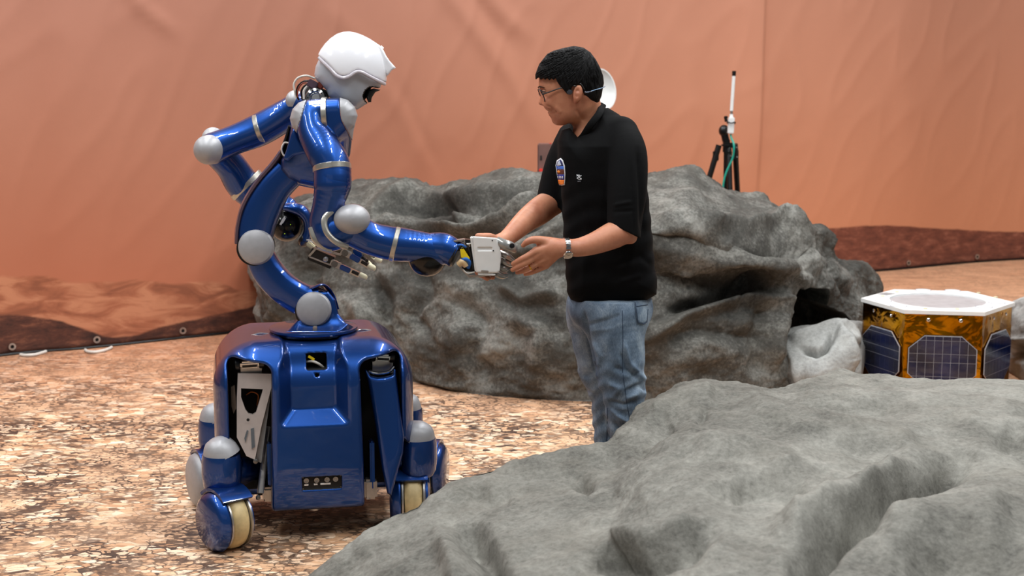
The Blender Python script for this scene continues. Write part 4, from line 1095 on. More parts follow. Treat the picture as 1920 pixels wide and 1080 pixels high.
bar('palm_frame', 579, 481, 620, 497, HL - .015, 3, 0.006, 'alu', HAND_L); bar('palm_frame', 592, 466, 579, 481, HL - .015, 4, 0.006, 'band', HAND_L); bar('palm_frame', 592, 466, 640, 478, HL - .015, 4, 0.008, 'alu', HAND_L)
bar('wrist_tube', 576, 455, 590, 466, HL + .03, 10, 0.02, 'tip', HAND_L, 0.004)
for (a, b, D_, w_) in (((620, 491), (684, 520), HL - .02, 12), ((640, 470), (700, 503), HL - .03, 12), ((652, 455), (694, 499), HL + .02, 12), ((664, 452), (712, 489), HL + .06, 12)):
    (u0, v0), (u1, v1) = a, b; du, dv = u1 - u0, v1 - v0
    q = lambda t_: (u0 + du * t_, v0 + dv * t_)
    n_ = math.hypot(du, dv)
    root = bar('finger', *q(0.0), *q(0.30), D_, w_, 0.018, 'alu', HAND_L, 0.003)
    mb = MB(); lathe(mb, [(px(6.5), -0.012), (px(6.5), 0.012)], P(*q(0.12), D_), (0, 1, 0), 18); mb.build('knuckle', M['screw'], root)
    bar('finger_segment', *q(0.28), *q(0.58), D_, w_ * 0.85, 0.020, 'blue', root, 0.003)
    bar('finger_link', *q(0.56), *q(0.86), D_, w_ * 0.85, 0.014, 'chrome', root, 0.002)
    bar('finger_pad', *q(0.62), *q(0.82), D_ - .009, w_ * 0.45, 0.006, 'black', root, 0.001)
    mb = MB(); tube(mb, [P(*q(0.84), D_), P(*q(0.95), D_), P(*q(1.04), D_), P(*q(1.07), D_)], [px(6.2), px(6.4), px(5.2), px(1.5)], 16, n=4); mb.build('fingertip', M['tip'], root)
mb = MB(); q = P(688, 489, HL - .065); lathe(mb, [(px(3.4), 0), (px(3.2), 0.003), (0, 0.003)], q, (0, -1, 0), 14); mb.build('finger_sensor', M['black'], HAND_L)
for (u, v) in ((620, 470), (634, 462), (611, 486)):
    mb = MB(); lathe(mb, [(px(5), -0.01), (px(5), 0.01), (px(2.5), 0.012), (0, 0.012)], P(u, v, HL - .02), (0, -1, 0), 16); mb.build('pulley', M['alu'], HAND_L)
mb = MB(); tube(mb, [P(575, 450, HL), P(590, 452, HL - .01), P(604, 462, HL - .01), P(622, 468, HL)], 0.0025, 8); tube(mb, [P(578, 452, HL + .01), P(598, 458, HL), P(612, 470, HL - .01)], 0.002, 8); mb.build('cable', M['whitecable'], HAND_L)

# ---- near hand: white back plate, gripping the man's hand
HAND_R = empty('hand', P(880, 480, 4.85)); HAND_R.parent = ROB; HAND_R.matrix_parent_inverse = par_world(ROB).inverted(); HAND_R['label'] = 'metal hand under a white cover, held by the man'
HD = 4.85
wp = [(886, 443), (931, 446), (938, 464), (940, 480), (937, 508), (932, 512), (893, 511), (891, 500), (889, 470)]
def cover_w(p):
    U, Vv = proj(p); dd = s_poly(U, Vv, wp) * HD / F
    d = smax(dd, np.abs(p[:, 1] - (HD - 0.035) - (Vv - 480) * 0.0001) - 0.012, 0.005)
    gr = s_box(p, P(909, 467, HD - 0.049), (px(13), 0.004, px(3.2)), 0.002)
    return np.maximum(d, -gr)
lo, hi = bounds([P(u, v, d) for u, v in wp for d in (HD - .06, HD)], 0.012)
wc = sdf_obj('hand_cover', cover_w, lo, hi, 0.0022, M['whiteplastic'], HAND_R)
for (u, v) in ((923, 451), (925, 470)):
    mb = MB(); lathe(mb, [(0.0023, 0), (0.0023, 0.002), (0, 0.002)], P(u, v, HD - .0485), (0, -1, 0), 12); mb.build('screw', M['black'], wc)
bar('cover_lip', 884, 444, 893, 508, HD - .025, 5, 0.03, 'whiteplastic', HAND_R); bar('cover_foot', 896, 513, 930, 514, HD - .03, 5, 0.02, 'whiteplastic', HAND_R)
bar('sensor_strip', 902, 508.5, 916, 509.5, HD - .05, 4, 0.004, 'alu', HAND_R, .001)
bar('hand_frame', 866, 462, 930, 470, HD + .005, 30, 0.04, 'black', HAND_R, 0.004); bar('hand_frame', 868, 492, 934, 500, HD + .005, 28, 0.04, 'dark', HAND_R, 0.004)
bar('hand_frame', 862, 500, 880, 519, HD - .02, 3.5, 0.012, 'alu', HAND_R); bar('hand_frame', 878, 519, 922, 515, HD - .02, 3.5, 0.014, 'alu', HAND_R)
bar('wrist_bracket', 849, 452, 872, 449, HD - .02, 3.5, 0.03, 'alu', HAND_R); bar('wrist_bracket', 870, 449, 872, 462, HD - .02, 3, 0.03, 'alu', HAND_R); bar('wrist_bracket', 858, 462, 882, 458, HD - .01, 8, 0.03, 'chrome', HAND_R)
mb = MB(); V, Fc = plate_poly([(863, 468), (870, 467), (881, 484), (880, 486), (865, 483)], HD - .045, 0.008, None, '', None); mb.add(V, Fc); mb.build('yellow_tape', M['yellow'], HAND_R)
mb = MB(); tube(mb, [P(866, 488, HD - .04), P(874, 486, HD - .045), P(880, 492, HD - .04), P(878, 502, HD - .03)], px(3.6), 10); tube(mb, [P(855, 462, HD - .03), P(864, 459, HD - .04), P(874, 464, HD - .035)], px(2), 8); mb.build('blue_cable', M['bluecable'], HAND_R)
mb = MB(); tube(mb, [P(860, 496, HD - .035), P(868, 490, HD - .04), P(874, 498, HD - .035)], px(6), 12, n=4); mb.build('wrist_pad', simple('tan_pad', (214, 184, 140), 0.5), HAND_R)
for i, (pts_) in enumerate(([(852, 455), (862, 452), (876, 458), (886, 455)], [(850, 466), (860, 470), (866, 462), (878, 470)], [(868, 505), (876, 512), (890, 510)], [(872, 455), (880, 470), (884, 490), (888, 505)])):
    mb = MB(); tube(mb, [P(u, v, HD - .028 - .004 * i) for u, v in pts_], 0.0022, 8); mb.build('cable', M['black' if i % 2 else 'whitecable'], HAND_R)
# thumb and fingers closing on the man's hand
def rfinger(pts_, rad_, segm, name='finger'):
    mb = MB(); tube(mb, [P(*q) for q in pts_], [px(r) for r in rad_], 16, n=5); o = mb.build(name, M[segm], HAND_R); return o
M['filmgrey'] = simple('grey_film_sleeve', (150, 150, 146), 0.22, 0.35, 0.12, 50, coat=0.5)
th = rfinger([(932, 452, HD - .03), (945, 458, HD - .04), (958, 463, HD - .04), (966, 470, HD - .03)], [8.5, 9.5, 9.5, 6], 'filmgrey', 'thumb')
mb = MB(); lathe(mb, [(px(5), 0), (px(4.5), .003), (0, .004)], P(960, 461, HD - .072), (0.2, -1, 0.2), 14); mb.build('thumb_pad', M['black'], th)
for i, (a, b, c_) in enumerate((((936, 474, HD - .01), (950, 480, HD - .01), (962, 488, HD + .01)), ((936, 486, HD), (950, 493, HD), (960, 496, HD + .02)), ((934, 498, HD), (945, 504, HD), (952, 503, HD + .02)), ((926, 510, HD - .01), (940, 517, HD), (950, 516, HD + .02)))):
    o = rfinger([a, b, c_], [6, 6, 4.5], 'alu' if i < 2 else 'filmgrey')
    mb = MB(); lathe(mb, [(px(4), -0.016), (px(4), 0.002)], P(a[0] + 3, a[1] + 2, a[2] - .012), (0, 1, 0), 14); mb.build('knuckle', M['screw'], o)

# ---- head
HC = 5.02
NECK = empty('neck', P(582, 175, HC)); NECK.parent = ROB; NECK.matrix_parent_inverse = par_world(ROB).inverted()
mb = MB(); tube(mb, [P(585, 195, HC), P(600, 165, HC)], [px(24), px(22)], 24, n=3); mb.build('neck_core', M['dark'], NECK)
mb = MB(); lathe(mb, [(px(7), -0.01), (px(7), 0.0), (px(17), 0.0), (px(17), 0.008), (px(12), 0.012), (px(8), 0.006), (px(7), 0.0)], P(592, 183, HC - .055), (0, -1, 0.1), 32); ds = mb.build('neck_disc', M['chrome'], NECK)
mb = MB()
for a in range(10): lathe(mb, [(0.0022, 0), (0.0022, 0.003), (0, 0.003)], P(592, 183, HC - .055) + np.array([math.cos(a * .63) * px(14), -0.009, math.sin(a * .63) * px(14)]), (0, -1, 0), 8)
mb.build('disc_screw', M['black'], ds)
mb = MB(); box(mb, P(586, 158, HC - .05), (0.034, 0.02, 0.026), np.array(Matrix.Rotation(0.5, 3, 'Y')), 0, 0.003); mb.build('connector', M['duct'], NECK)
mb = MB(); box(mb, P(601, 160, HC - .045), (0.022, 0.02, 0.020), np.array(Matrix.Rotation(0.7, 3, 'Y')), 0, 0.003); mb.build('red_connector', M['copper'], NECK)
for i, (pts_, r_, m_) in enumerate((([(590, 147), (575, 142), (559, 146), (551, 158), (553, 172), (556, 184)], .0036, 'whitecable'), ([(588, 153), (572, 152), (560, 160), (556, 174), (560, 188)], .0032, 'black'), ([(586, 160), (573, 160), (565, 172), (568, 188)], .0034, 'black'),
                                  ([(584, 156), (568, 156), (559, 168), (558, 182)], .0026, 'copper'), ([(594, 160), (582, 168), (574, 180), (576, 192)], .003, 'chrome'), ([(600, 166), (588, 172), (578, 184)], .0028, 'copper'), ([(604, 170), (612, 180), (616, 190)], .0032, 'black'), ([(578, 160), (570, 170), (570, 186)], .004, 'whitecable'), ([(596, 163), (604, 178), (608, 192)], .0026, 'chrome'))):
    mb = MB(); dd_ = HC - .03 - .007 * (i % 4); tube(mb, [P(u, v, dd_) for u, v in pts_], r_, 10); mb.build('cable', M[m_], NECK)
ZZ = lambda l: [(560 + x / 6.75, 50 + y / 6.75) for x, y in l]
skull = ZZ([(262, 400), (215, 500), (195, 600), (205, 660), (300, 760), (350, 800), (375, 880), (480, 980), (600, 1020), (745, 1066), (860, 990), (900, 972), (925, 940), (938, 870), (985, 800), (1052, 795), (1068, 760), (1080, 725), (1075, 560), (1000, 400), (700, 200), (400, 220)])
HW = 0.098
def headwidth(Vv): return HW * np.sqrt(np.clip(1 - np.clip((Vv - 128) / 88, -1, 1) ** 2 * 0.62, 0.1, 1))
def head_f(p):
    U, Vv = proj(p); dd = s_poly(U, Vv, skull) * HC / F
    el = s_ell(p, P(650, 130, HC), (px(74), HW, px(86)))
    d = smax(dd, el, 0.035)
    # dark mouth slot: pocket cut from the front edge
    mo = s_poly(U, Vv, ZZ([(815, 880), (845, 810), (890, 772), (940, 766), (1075, 800), (1000, 880), (930, 1010), (880, 970), (840, 930)])) * HC / F
    mo = np.maximum(mo, np.abs(p[:, 1] - HC) - 0.2)
    return smax(d, -smax(mo, -(d + 0.016), 0.002), 0.003)
lo, hi = bounds([P(u, v, d) for u, v in skull for d in (HC - .11, HC + .11)], 0.02)
hd = sdf_obj('head', head_f, lo, hi, 0.0035, [M['ltgrey'], M['black']], ROB, lambda c: (lambda U, Vv: ((s_poly(U, Vv, ZZ([(800, 880), (835, 800), (885, 760), (940, 755), (1090, 788), (1010, 880), (940, 1030), (870, 985), (825, 940)])) < 0)).astype(int))(*proj(c)))
mf_ = lambda p: smax(s_poly(*proj(p), ZZ([(850, 880), (880, 800), (950, 780), (1040, 800), (970, 830), (925, 900), (918, 955), (880, 960)])) * HC / F, np.abs(p[:, 1] - HC) - 0.055, 0.01)
sdf_obj('visor_insert', mf_, lo, hi, 0.004, M['black'], hd)
helm = ZZ([(245, 350), (275, 290), (330, 215), (400, 145), (480, 90), (560, 63), (640, 58), (720, 72), (800, 100), (900, 148), (1000, 212), (1040, 245), (1075, 290), (1110, 370), (1150, 430), (1235, 522), (1180, 550), (1125, 625), (1140, 665), (1150, 700), (1130, 718),
           (1080, 700), (1000, 660), (900, 612), (810, 560), (750, 545), (700, 560), (650, 600), (590, 622), (530, 618), (470, 580), (400, 500), (330, 430), (255, 375)])
def helm_f(p):
    U, Vv = proj(p); dd = s_poly(U, Vv, helm) * HC / F
    el = s_ell(p, P(652, 135, HC), (px(74), HW + 0.012, px(80)))
    nose = s_poly(U, Vv, ZZ([(900, 150), (1040, 245), (1235, 522), (1125, 625), (1060, 560), (1000, 400)])) * HC / F
    nose = smax(nose, np.abs(p[:, 1] - HC) - 0.028, 0.012)
    return np.minimum(smax(dd, el, 0.008), smax(nose, dd, 0.002))
lo, hi = bounds([P(u, v, d) for u, v in helm for d in (HC - .125, HC + .125)], 0.02)
hm = sdf_obj('helmet_shell', helm_f, lo, hi, 0.0035, M['white'], ROB)
# raised rim along the lower helmet edge
rim = ZZ([(262, 392), (330, 462), (400, 530), (470, 606), (530, 640), (590, 644), (650, 622), (705, 584), (750, 568), (810, 582), (900, 632), (1000, 682), (1085, 722)])
mb = MB(); W_ = []
for (u, v) in rim:
    zq = P(u, v, HC); xr = (zq[0] - P(652, 135, HC)[0]) / px(74); zr = (zq[2] - P(652, 135, HC)[2]) / px(80)
    dep_ = (HW + 0.012) * math.sqrt(max(0.02, 1 - xr * xr - zr * zr)); W_.append(P(u, v, HC - dep_))
tube(mb, W_, px(4.2), 10, n=4, flat=0.8); mb.build('helmet_rim', simple('grey_rim', (190, 184, 190), 0.3, 0, .02, 20, coat=0.3), hm)
mb = MB(); tube(mb, [P(713, 87, HC), P(718, 92, HC)], [px(3), px(3)], 12, n=2); mb.build('helmet_knob', M['whiteplastic'], hm)
# ------------------------------------------------------------------ gold-foil hexagonal box with solar panels
SC = PZ(1757.5, 564, 0.41); SC[2] = 0.0
SATY = math.radians(-10.0); HS = 0.372; HTOP = 0.395
SAT = empty('satellite_model', SC); tag(SAT, 'gold foil hexagonal box with white top ring and solar panels, at right', 'satellite model')
def Sp(a, r, z): return SC + np.array([r * math.cos(a), r * math.sin(a), z])
hexa = [SATY + math.radians(60 * k) for k in range(6)]                # corners, 0 = right
t = NT('crinkled_gold_foil'); co = t.coord()
nn = t.noise(co, 5.0, 3, 0.45, 1.4); cr = t.n('ShaderNodeTexVoronoi', {'Vector': co, 'Scale': 8.0}, feature='DISTANCE_TO_EDGE').outputs[0]
t.set(Base_Color=t.ramp(nn, [(0.35, lin((150, 96, 6))), (0.65, lin((206, 142, 20)))]), Metallic=1.0, Roughness=0.16)
t.bump(t.math('ADD', nn, t.math('MULTIPLY', t.math('MINIMUM', cr, 0.1), 0.6)), 0.5, 0.03); M['foil'] = t.m
nu_, nv_ = 26, 16; V = []; Fc = []
R_ = HS - 0.012
for j in range(nv_ + 1):
    z = HTOP * j / nv_
    for k in range(6):
        a, b = Sp(hexa[k], R_, z), Sp(hexa[(k + 1) % 6], R_, z)
        nrm = (a + b) / 2 - SC; nrm[2] = 0; nrm /= np.linalg.norm(nrm)
        for i in range(nu_):
            f_ = i / nu_; q = a + (b - a) * f_
            d_ = 0.007 * math.sin(PI * f_) ** 0.5 * noise.fractal(Vector(q * 9.0), 0.8, 2.1, 4) if 0 < i else 0
            V.append(q + nrm * (d_ * (0.3 + 0.7 * min(1, j / 3, (nv_ - j) / 2))))
W6 = 6 * nu_
for j in range(nv_):
    for i in range(W6): Fc.append([j * W6 + i, j * W6 + (i + 1) % W6, (j + 1) * W6 + (i + 1) % W6, (j + 1) * W6 + i])
mb = MB(); mb.add(V, Fc); mb.build('foil_body', M['foil'], SAT, sharp=60)
mb = MB(); n = 96; out = []; inn = []
for i in range(n):
    a = SATY + 2 * PI * i / n; rr = HS * math.cos(PI / 6) / math.cos(((a - SATY) % (PI / 3)) - PI / 6)
    out.append((rr * math.cos(a), rr * math.sin(a))); inn.append((0.232 * math.cos(a), 0.232 * math.sin(a)))
ringplate(mb, out, inn, SC + [0, 0, HTOP], (1, 0, 0), (0, 1, 0), (0, 0, 1), 0.018)
mb.build('top_plate', M['whiteplastic'], SAT, smooth=False)
mb = MB(); lathe(mb, [(0.2315, HTOP + 0.012), (0.2315, 0.02), (0.0, 0.02)], SC, (0, 0, 1), 72); lathe(mb, [(0.236, 0.012), (0.236, HTOP)], SC, (0, 0, 1), 72); mb.build('inner_drum', M['drum'], SAT)
zt = HTOP + 0.018
for (u, v) in ((1656, 564.5), (1685, 573.5), (1845, 575.5), (1869, 567.5), (1731, 544), (1786, 545)):
    c = PZ(u, v, zt); mb = MB(); lathe(mb, [(0.038, 0.0), (0.038, 0.0012), (0.041, 0.0012), (0.041, 0.0)], c, (0, 0, 1), 36); lathe(mb, [(0.038, 0.0008), (0.0, 0.0009)], c, (0, 0, 1), 36, mi=1)
    mb.build('target_ring', [simple('grey_ink', (130, 132, 150), 0.5) if 'gi' not in M else M['gi'], M['whiteplastic']], SAT)
for (u, v) in ((1735, 578.5), (1795, 579.5), (1682, 547), (1655, 555), (1835, 549), (1867, 557)):
    mb = MB(); box(mb, PZ(u, v, zt + .002), (0.016, 0.018, 0.005), None, 0, 0.001); mb.build('tab', M['tip'], SAT)
mb = MB(); box(mb, PZ(1662, 551, zt + .0006), (0.075, 0.055, 0.0012), np.array(Matrix.Rotation(0.75, 3, 'Z')), 0); mb.build('data_label', simple('grey_label', (150, 150, 150), 0.5, var=0.2, scale=120), SAT)
t = NT('solar_cell_blue'); co = t.coord(); t.set(Base_Color=t.ramp(t.noise(co, 5, 3), [(0.35, lin((10, 12, 32))), (0.65, lin((16, 30, 74)))]), Roughness=0.12, Coat_Weight=0.6, Metallic=0.2); M['cell'] = t.m
M['cellgrid'] = simple('silver_cell_border', (176, 178, 186), 0.35, 0.3)
def clip(poly, a, b, c):           # keep a x + b y <= c
    out = []
    for i in range(len(poly)):
        p, q = poly[i - 1], poly[i]; dp = a * p[0] + b * p[1] - c; dq = a * q[0] + b * q[1] - c
        if (dp <= 0) != (dq <= 0): t_ = dp / (dp - dq); out.append((p[0] + (q[0] - p[0]) * t_, p[1] + (q[1] - p[1]) * t_))
        if dq <= 0: out.append(q)
    return out
for k in (3, 4, 5):                # left, front and right faces
    a, b = Sp(hexa[k], R_, 0), Sp(hexa[(k + 1) % 6], R_, 0)
    X = (b - a) / np.linalg.norm(b - a); Nn = np.array([X[1], -X[0], 0]); o_ = (a + b) / 2 + Nn * 0.007
    w_, z0, z1, cc = 0.160, 0.040, 0.292, 0.064
    oct_ = [(-w_, z0 + cc), (-w_ + cc * 1.15, z0), (w_ - cc * 1.15, z0), (w_, z0 + cc), (w_, z1 - cc), (w_ - cc * 1.15, z1), (-w_ + cc * 1.15, z1), (-w_, z1 - cc)]
    mb = MB(); prism(mb, oct_, o_, X, (0, 0, 1), Nn, 0.004); pn = mb.build('solar_panel', M['cellgrid'], SAT, smooth=False)
    zs = [z0 + .003, z0 + .052, z0 + .121, z1 - .089, z1 - .024, z1 - .003]
    for i in range(8):
        for j in range(5):
            x0, x1 = -w_ + .003 + i * (2 * w_ - .006) / 8 + .001, -w_ + .003 + (i + 1) * (2 * w_ - .006) / 8 - .001
            cell = [(x0, zs[j] + .0012), (x1, zs[j] + .0012), (x1, zs[j + 1] - .0012), (x0, zs[j + 1] - .0012)]
            for e in range(8):
                p, q = oct_[e], oct_[(e + 1) % 8]; na, nb = q[1] - p[1], -(q[0] - p[0]); ln = math.hypot(na, nb)
                if cell: cell = clip(cell, na / ln, nb / ln, (na * p[0] + nb * p[1]) / ln - .003)
            if len(cell) > 2:
                mb = MB(); prism(mb, cell, o_ + Nn * 0.004, X, (0, 0, 1), Nn, 0.0012); mb.build('solar_cell', M['cell'], pn, smooth=False)
    for x_ in (-0.072, 0.078):
        mb = MB(); lathe(mb, [(0.009, 0), (0.009, 0.004), (0.005, 0.007), (0, 0.007)], o_ + X * x_ + [0, 0, 0.368], Nn, 14); mb.build('bolt', M['chrome'], SAT)

# ------------------------------------------------------------------ tripod with a rod antenna behind the big boulder
TD = 8.95
hub = P(1362, 262, TD)
TRI = empty('tripod', [hub[0], TD, 0]); tag(TRI, 'black camera tripod standing behind the big boulder', 'tripod')
mb = MB(); tube(mb, [P(1362, 262, TD), P(1362, 285, TD)], px(7, TD), 18, n=2); box(mb, P(1365, 272, TD), (px(24, TD), .07, px(9, TD)), None, 0, .01); mb.build('hub', M['black'], TRI)
mb = MB(); tube(mb, [P(1362, 275, TD), P(1360, 420, TD)], px(5, TD), 16, n=2); mb.build('centre_column', M['black'], TRI)
for (u0, v0, dx_, dy_) in ((1348, 272, -0.30, -0.04), (1366, 272, 0.02, -0.25), (1378, 270, 0.12, 0.26)):
    a = P(u0, v0, TD); b = np.array([a[0] + dx_, TD + dy_, 0.012]); m_ = a + (b - a) * 0.42
    mb = MB(); tube(mb, [a, m_], [px(5.6, TD), px(5.0, TD)], 14, n=1); lg = mb.build('leg', M['black'], TRI)
    mb = MB(); tube(mb, [a + (b - a) * .40, b], [px(3.9, TD), px(3.4, TD)], 12, n=1); mb.build('lower_section', M['dark'], lg)
    mb = MB(); lathe(mb, [(0.0, 0.0), (0.017, 0.0), (0.015, 0.03), (0, 0.03)], b - [0, 0, .012], (0, 0, 1), 14); mb.build('rubber_foot', M['black'], lg)
    mb = MB(); box(mb, a + (b - a) * 0.06, (px(11, TD), px(9, TD), px(20, TD)), None, 0, .006); mb.build('leg_hinge', M['black'], lg)
for (u, v) in ((1368, 278), (1381, 276), (1370, 292), (1382, 294)):
    mb = MB(); lathe(mb, [(0.006, 0), (0.006, .004), (0, .005)], P(u, v, TD - .06), (0, -1, 0), 10); mb.build('silver_bolt', M['chrome'], TRI)
mb = MB(); lathe(mb, [(max(1e-7, math.cos(a)) * px(9.5, TD), math.sin(a) * px(11, TD)) for a in np.linspace(-PI / 2, PI / 2, 14)], P(1357, 245, TD), (0.1, 0, 1), 24); tube(mb, [P(1358, 250, TD), P(1361, 264, TD)], px(7, TD), 16, n=2); mb.build('ball_head', M['black'], TRI)
mb = MB(); tube(mb, [P(1362, 228, TD - .03), P(1360, 219, TD - .03)], px(3, TD), 10, n=2); box(mb, P(1361, 220, TD - .03), (px(7, TD), .02, px(5, TD)), None, 0, .004); mb.build('clamp_knob', M['black'], TRI)
ANT = empty('rod_antenna', P(1370, 250, TD - .04)); tag(ANT, 'white rod antenna with a black cap, strapped on top of the tripod', 'antenna')
mb = MB(); tube(mb, [P(1371.5, 208, TD - .04), P(1376, 141, TD - .04)], px(3.2, TD), 18, n=2); mb.build('rod', M['whiteplastic'], ANT)
mb = MB(); tube(mb, [P(1376, 142, TD - .04), P(1376.5, 133, TD - .04)], px(3.7, TD), 18, n=1); mb.build('end_cap', M['black'], ANT)
mb = MB(); tube(mb, [P(1371.3, 215, TD - .04), P(1371.6, 207, TD - .04)], px(2.4, TD), 14, n=1); mb.build('connector', M['alu'], ANT)
mb = MB(); box(mb, P(1370.5, 235, TD - .05), (px(11, TD), .04, px(31, TD)), np.array(Matrix.Rotation(0.04, 3, 'Y')), 0, .005); tube(mb, [P(1371, 221, TD - .04), P(1371.3, 214, TD - .04)], px(3.4, TD), 14, n=1); mb.build('radio_box', M['whiteplastic'], ANT)
mb = MB(); p_ = [P(u, v, d) for u, v, d in ((1364, 228, TD - .08), (1371, 231, TD - .085), (1378, 229, TD - .08), (1377, 232, TD - .02), (1364, 231, TD - .02), (1364, 228, TD - .08))]; tube(mb, p_, 0.004, 8, n=3); mb.build('cable_tie', M['black'], ANT)
M['teal'] = simple('teal_cable', (20, 150, 130), 0.45)
mb = MB(); p_ = [P(u, v, d) for u, v, d in ((1370, 252, TD - .05), (1371, 258, TD - .06), (1376, 272, TD - .1), (1374, 295, TD - .1), (1363, 320, TD - .1), (1357, 340, TD - .1), (1355, 362, TD - .1), (1352, 420, TD - .08))]
p_.append(np.array([p_[-1][0], TD - .05, 0.30])); p_.append(np.array([p_[-1][0] + .01, TD - .1, 0.02])); p_.append(np.array([p_[-1][0] - .25, TD - .05, 0.01])); tube(mb, p_, 0.0062, 10, n=5)
tag(mb.build('antenna_cable', M['teal']), 'teal cable hanging from the rod antenna down the tripod', 'cable')

# ------------------------------------------------------------------ white dish on a mast behind the man's head, socket panel left of him
DD = 8.75
dc = P(1129, 167, DD); DISH = empty('dish_antenna', [dc[0], DD, 0]); tag(DISH, 'white oval dish antenna partly hidden behind the head of the man', 'antenna')
ax_ = np.array([0.66, -0.75, 0.12]); ax_ /= np.linalg.norm(ax_)
tl_ = np.array([-0.62, 0.0, 1.0]); 
mb = MB(); rr = px(39, DD)
lathe(mb, [(0.0, -0.035), (rr * 0.3, -0.033), (rr * 0.65, -0.020), (rr * 0.90, 0.0), (rr * 0.93, 0.006), (rr, 0.007), (rr * 1.01, 0.0), (rr * 0.97, -0.008), (rr * 0.6, -0.032), (rr * 0.25, -0.044), (0.0, -0.046)], dc, ax_, 56, sx=0.86, up=tl_)
mb.build('dish', M['whiteplastic'], DISH)
mb = MB(); tube(mb, [dc - ax_ * 0.045, [dc[0] - .02, DD + .05, dc[2] - .08], [dc[0] - .02, DD + .05, 0.03]], 0.018, 14, n=4, ); mb.build('mast', M['alu'], DISH)
mb = MB(); lathe(mb, [(0.0, 0.0), (0.17, 0.0), (0.17, 0.02), (0.03, 0.035), (0.0, 0.035)], [dc[0] - .02, DD + .05, 0.0], (0, 0, 1), 32); mb.build('base_plate', M['black'], DISH)
PD = 8.7
pc = P(1028, 290, PD); PAN = empty('socket_panel', [pc[0], PD, 0]); tag(PAN, 'grey brown upright socket box behind the boulder, left of the man', 'socket box')
M['panelc'] = simple('grey_brown_paint', (122, 88, 80), 0.6, 0.1, 0.08, 12)
ztop = P(1028, 269, PD)[2]
mb = MB(); box(mb, [pc[0], PD, ztop / 2], (px(40, PD), 0.10, ztop), np.array(Matrix.Rotation(0.0, 3, 'Z')), 0, .006); mb.build('housing', M['panelc'], PAN)
mb = MB(); box(mb, P(1014.5, 296, PD - .051), (px(3.4, PD), .004, px(9, PD)), None, 0, .001); mb.build('lock_slot', M['dark'], PAN)
M['red'] = simple('red_plastic', (200, 36, 22), 0.4, 0.0, 0.05, 40)
for (u, v) in ((1014, 321), (1021, 323)):
    mb = MB(); lathe(mb, [(px(4, PD), 0), (px(4, PD), .03), (px(2.8, PD), .036), (0, .036)], P(u, v, PD - .05), (0, -1, 0.2), 18); mb.build('red_socket', M['red'], PAN)
mb = MB(); box(mb, P(1032, 270, PD - .02), (px(4, PD), .03, px(4, PD)), None, 0, .002); mb.build('red_lamp', M['red'], PAN)
# ------------------------------------------------------------------ the man
PD0 = 5.08
MAN = empty('person', [P(1150, 800, PD0)[0], PD0, 0]); tag(MAN, 'man in black polo shirt and blue jeans holding the robot hand', 'person')
from mathutils.bvhtree import BVHTree
def bvh_of(o): return BVHTree.FromObject(o, bpy.context.evaluated_depsgraph_get())
ORG = Vector((0, 0, CAMH))
def hit(bv, u, v):
    d = Vector(P(u, v, 5.0)) - ORG; d.normalize()
    loc, n_, i_, _ = bv.ray_cast(ORG, d)
    return (np.array(loc), np.array(n_)) if loc is not None else (None, None)
def crease(o, strokes):
    me = o.data; n = len(me.vertices); co = np.zeros(n * 3, np.float32); me.vertices.foreach_get('co', co); co = co.reshape(-1, 3).astype(float)
    nr = np.zeros(n * 3, np.float32); me.vertex_normals.foreach_get('vector', nr); nr = nr.reshape(-1, 3).astype(float)
    U, Vv = proj(co); d = np.zeros(n); vis = np.clip(-nr[:, 1] * 4 + 0.6, 0, 1)
    for pts, wd, dep in strokes:
        q, tt = polydist(U, Vv, pts); d += dep * np.exp(-(q / wd) ** 2) * np.clip(np.minimum(tt, 1 - tt) * 6 + 0.15, 0, 1)
    co += nr * (d * vis)[:, None]
    me.vertices.foreach_set('co', co.astype(np.float32).ravel()); me.update()
def spl(rows, n=6):
    """rows (u, v, D, r_px) -> spline points and radii in metres"""
    A = cat(np.array([list(P(u, v, d)) + [px(r, d)] for u, v, d, r in rows]), n); return A[:, :3], A[:, 3]
def ch(p, rows, n=6, k=0):
    a, r = spl(rows, n); return s_chain(p, a, r)
t = NT('skin'); co = t.coord()
t.set(Base_Color=t.ramp(t.noise(co, 14, 4, 0.6), [(0.35, lin((176, 112, 84))), (0.65, lin((200, 138, 106)))]), Roughness=0.48, Subsurface_Weight=0.12, Subsurface_Scale=0.01)
t.b.inputs['Subsurface Radius'].default_value = (1.0, 0.35, 0.2); t.bump(t.noise(co, 220, 3), 0.12, 0.001); M['skin'] = t.m
def fabric(name, rgb, rough, weave, fold, sheen=0.0, var=0.05, spec=0.3):
    t = NT(name); co = t.coord(); c = lin(rgb)
    nz = t.noise(co, 5.0, 5, 0.6, 0.6)
    t.set(Base_Color=t.ramp(nz, [(0.3, tuple(x * (1 - var) for x in c[:3]) + (1,)), (0.7, tuple(x * (1 + var) for x in c[:3]) + (1,))]), Roughness=rough, Sheen_Weight=sheen)
    t.b.inputs['Specular IOR Level'].default_value = spec
    t.bump(t.math('ADD', t.math('MULTIPLY', t.noise(co, weave, 2), 0.15), t.noise(co, 7.0, 3, 0.5, 0.8)), fold, 0.012); return t.m
M['shirt'] = fabric('black_jersey', (5, 5, 6), 0.85, 900, 0.35, spec=0.15)
t = NT('washed_denim'); co = t.coord()
fad = t.noise(t.mapping(co, (1.6, 1.6, 0.9)), 7.0, 5, 0.6, 0.5); grn = t.noise(t.mapping(co, (1, 1, 0.35)), 320, 3, 0.7); big_ = t.noise(t.mapping(co, (1, 1, 0.8), loc=(3, 0, 1)), 3.0, 3, 0.5)
f_ = t.math('ADD', t.math('MULTIPLY', fad, 0.5), t.math('ADD', t.math('MULTIPLY', grn, 0.18), t.math('MULTIPLY', big_, 0.32)))
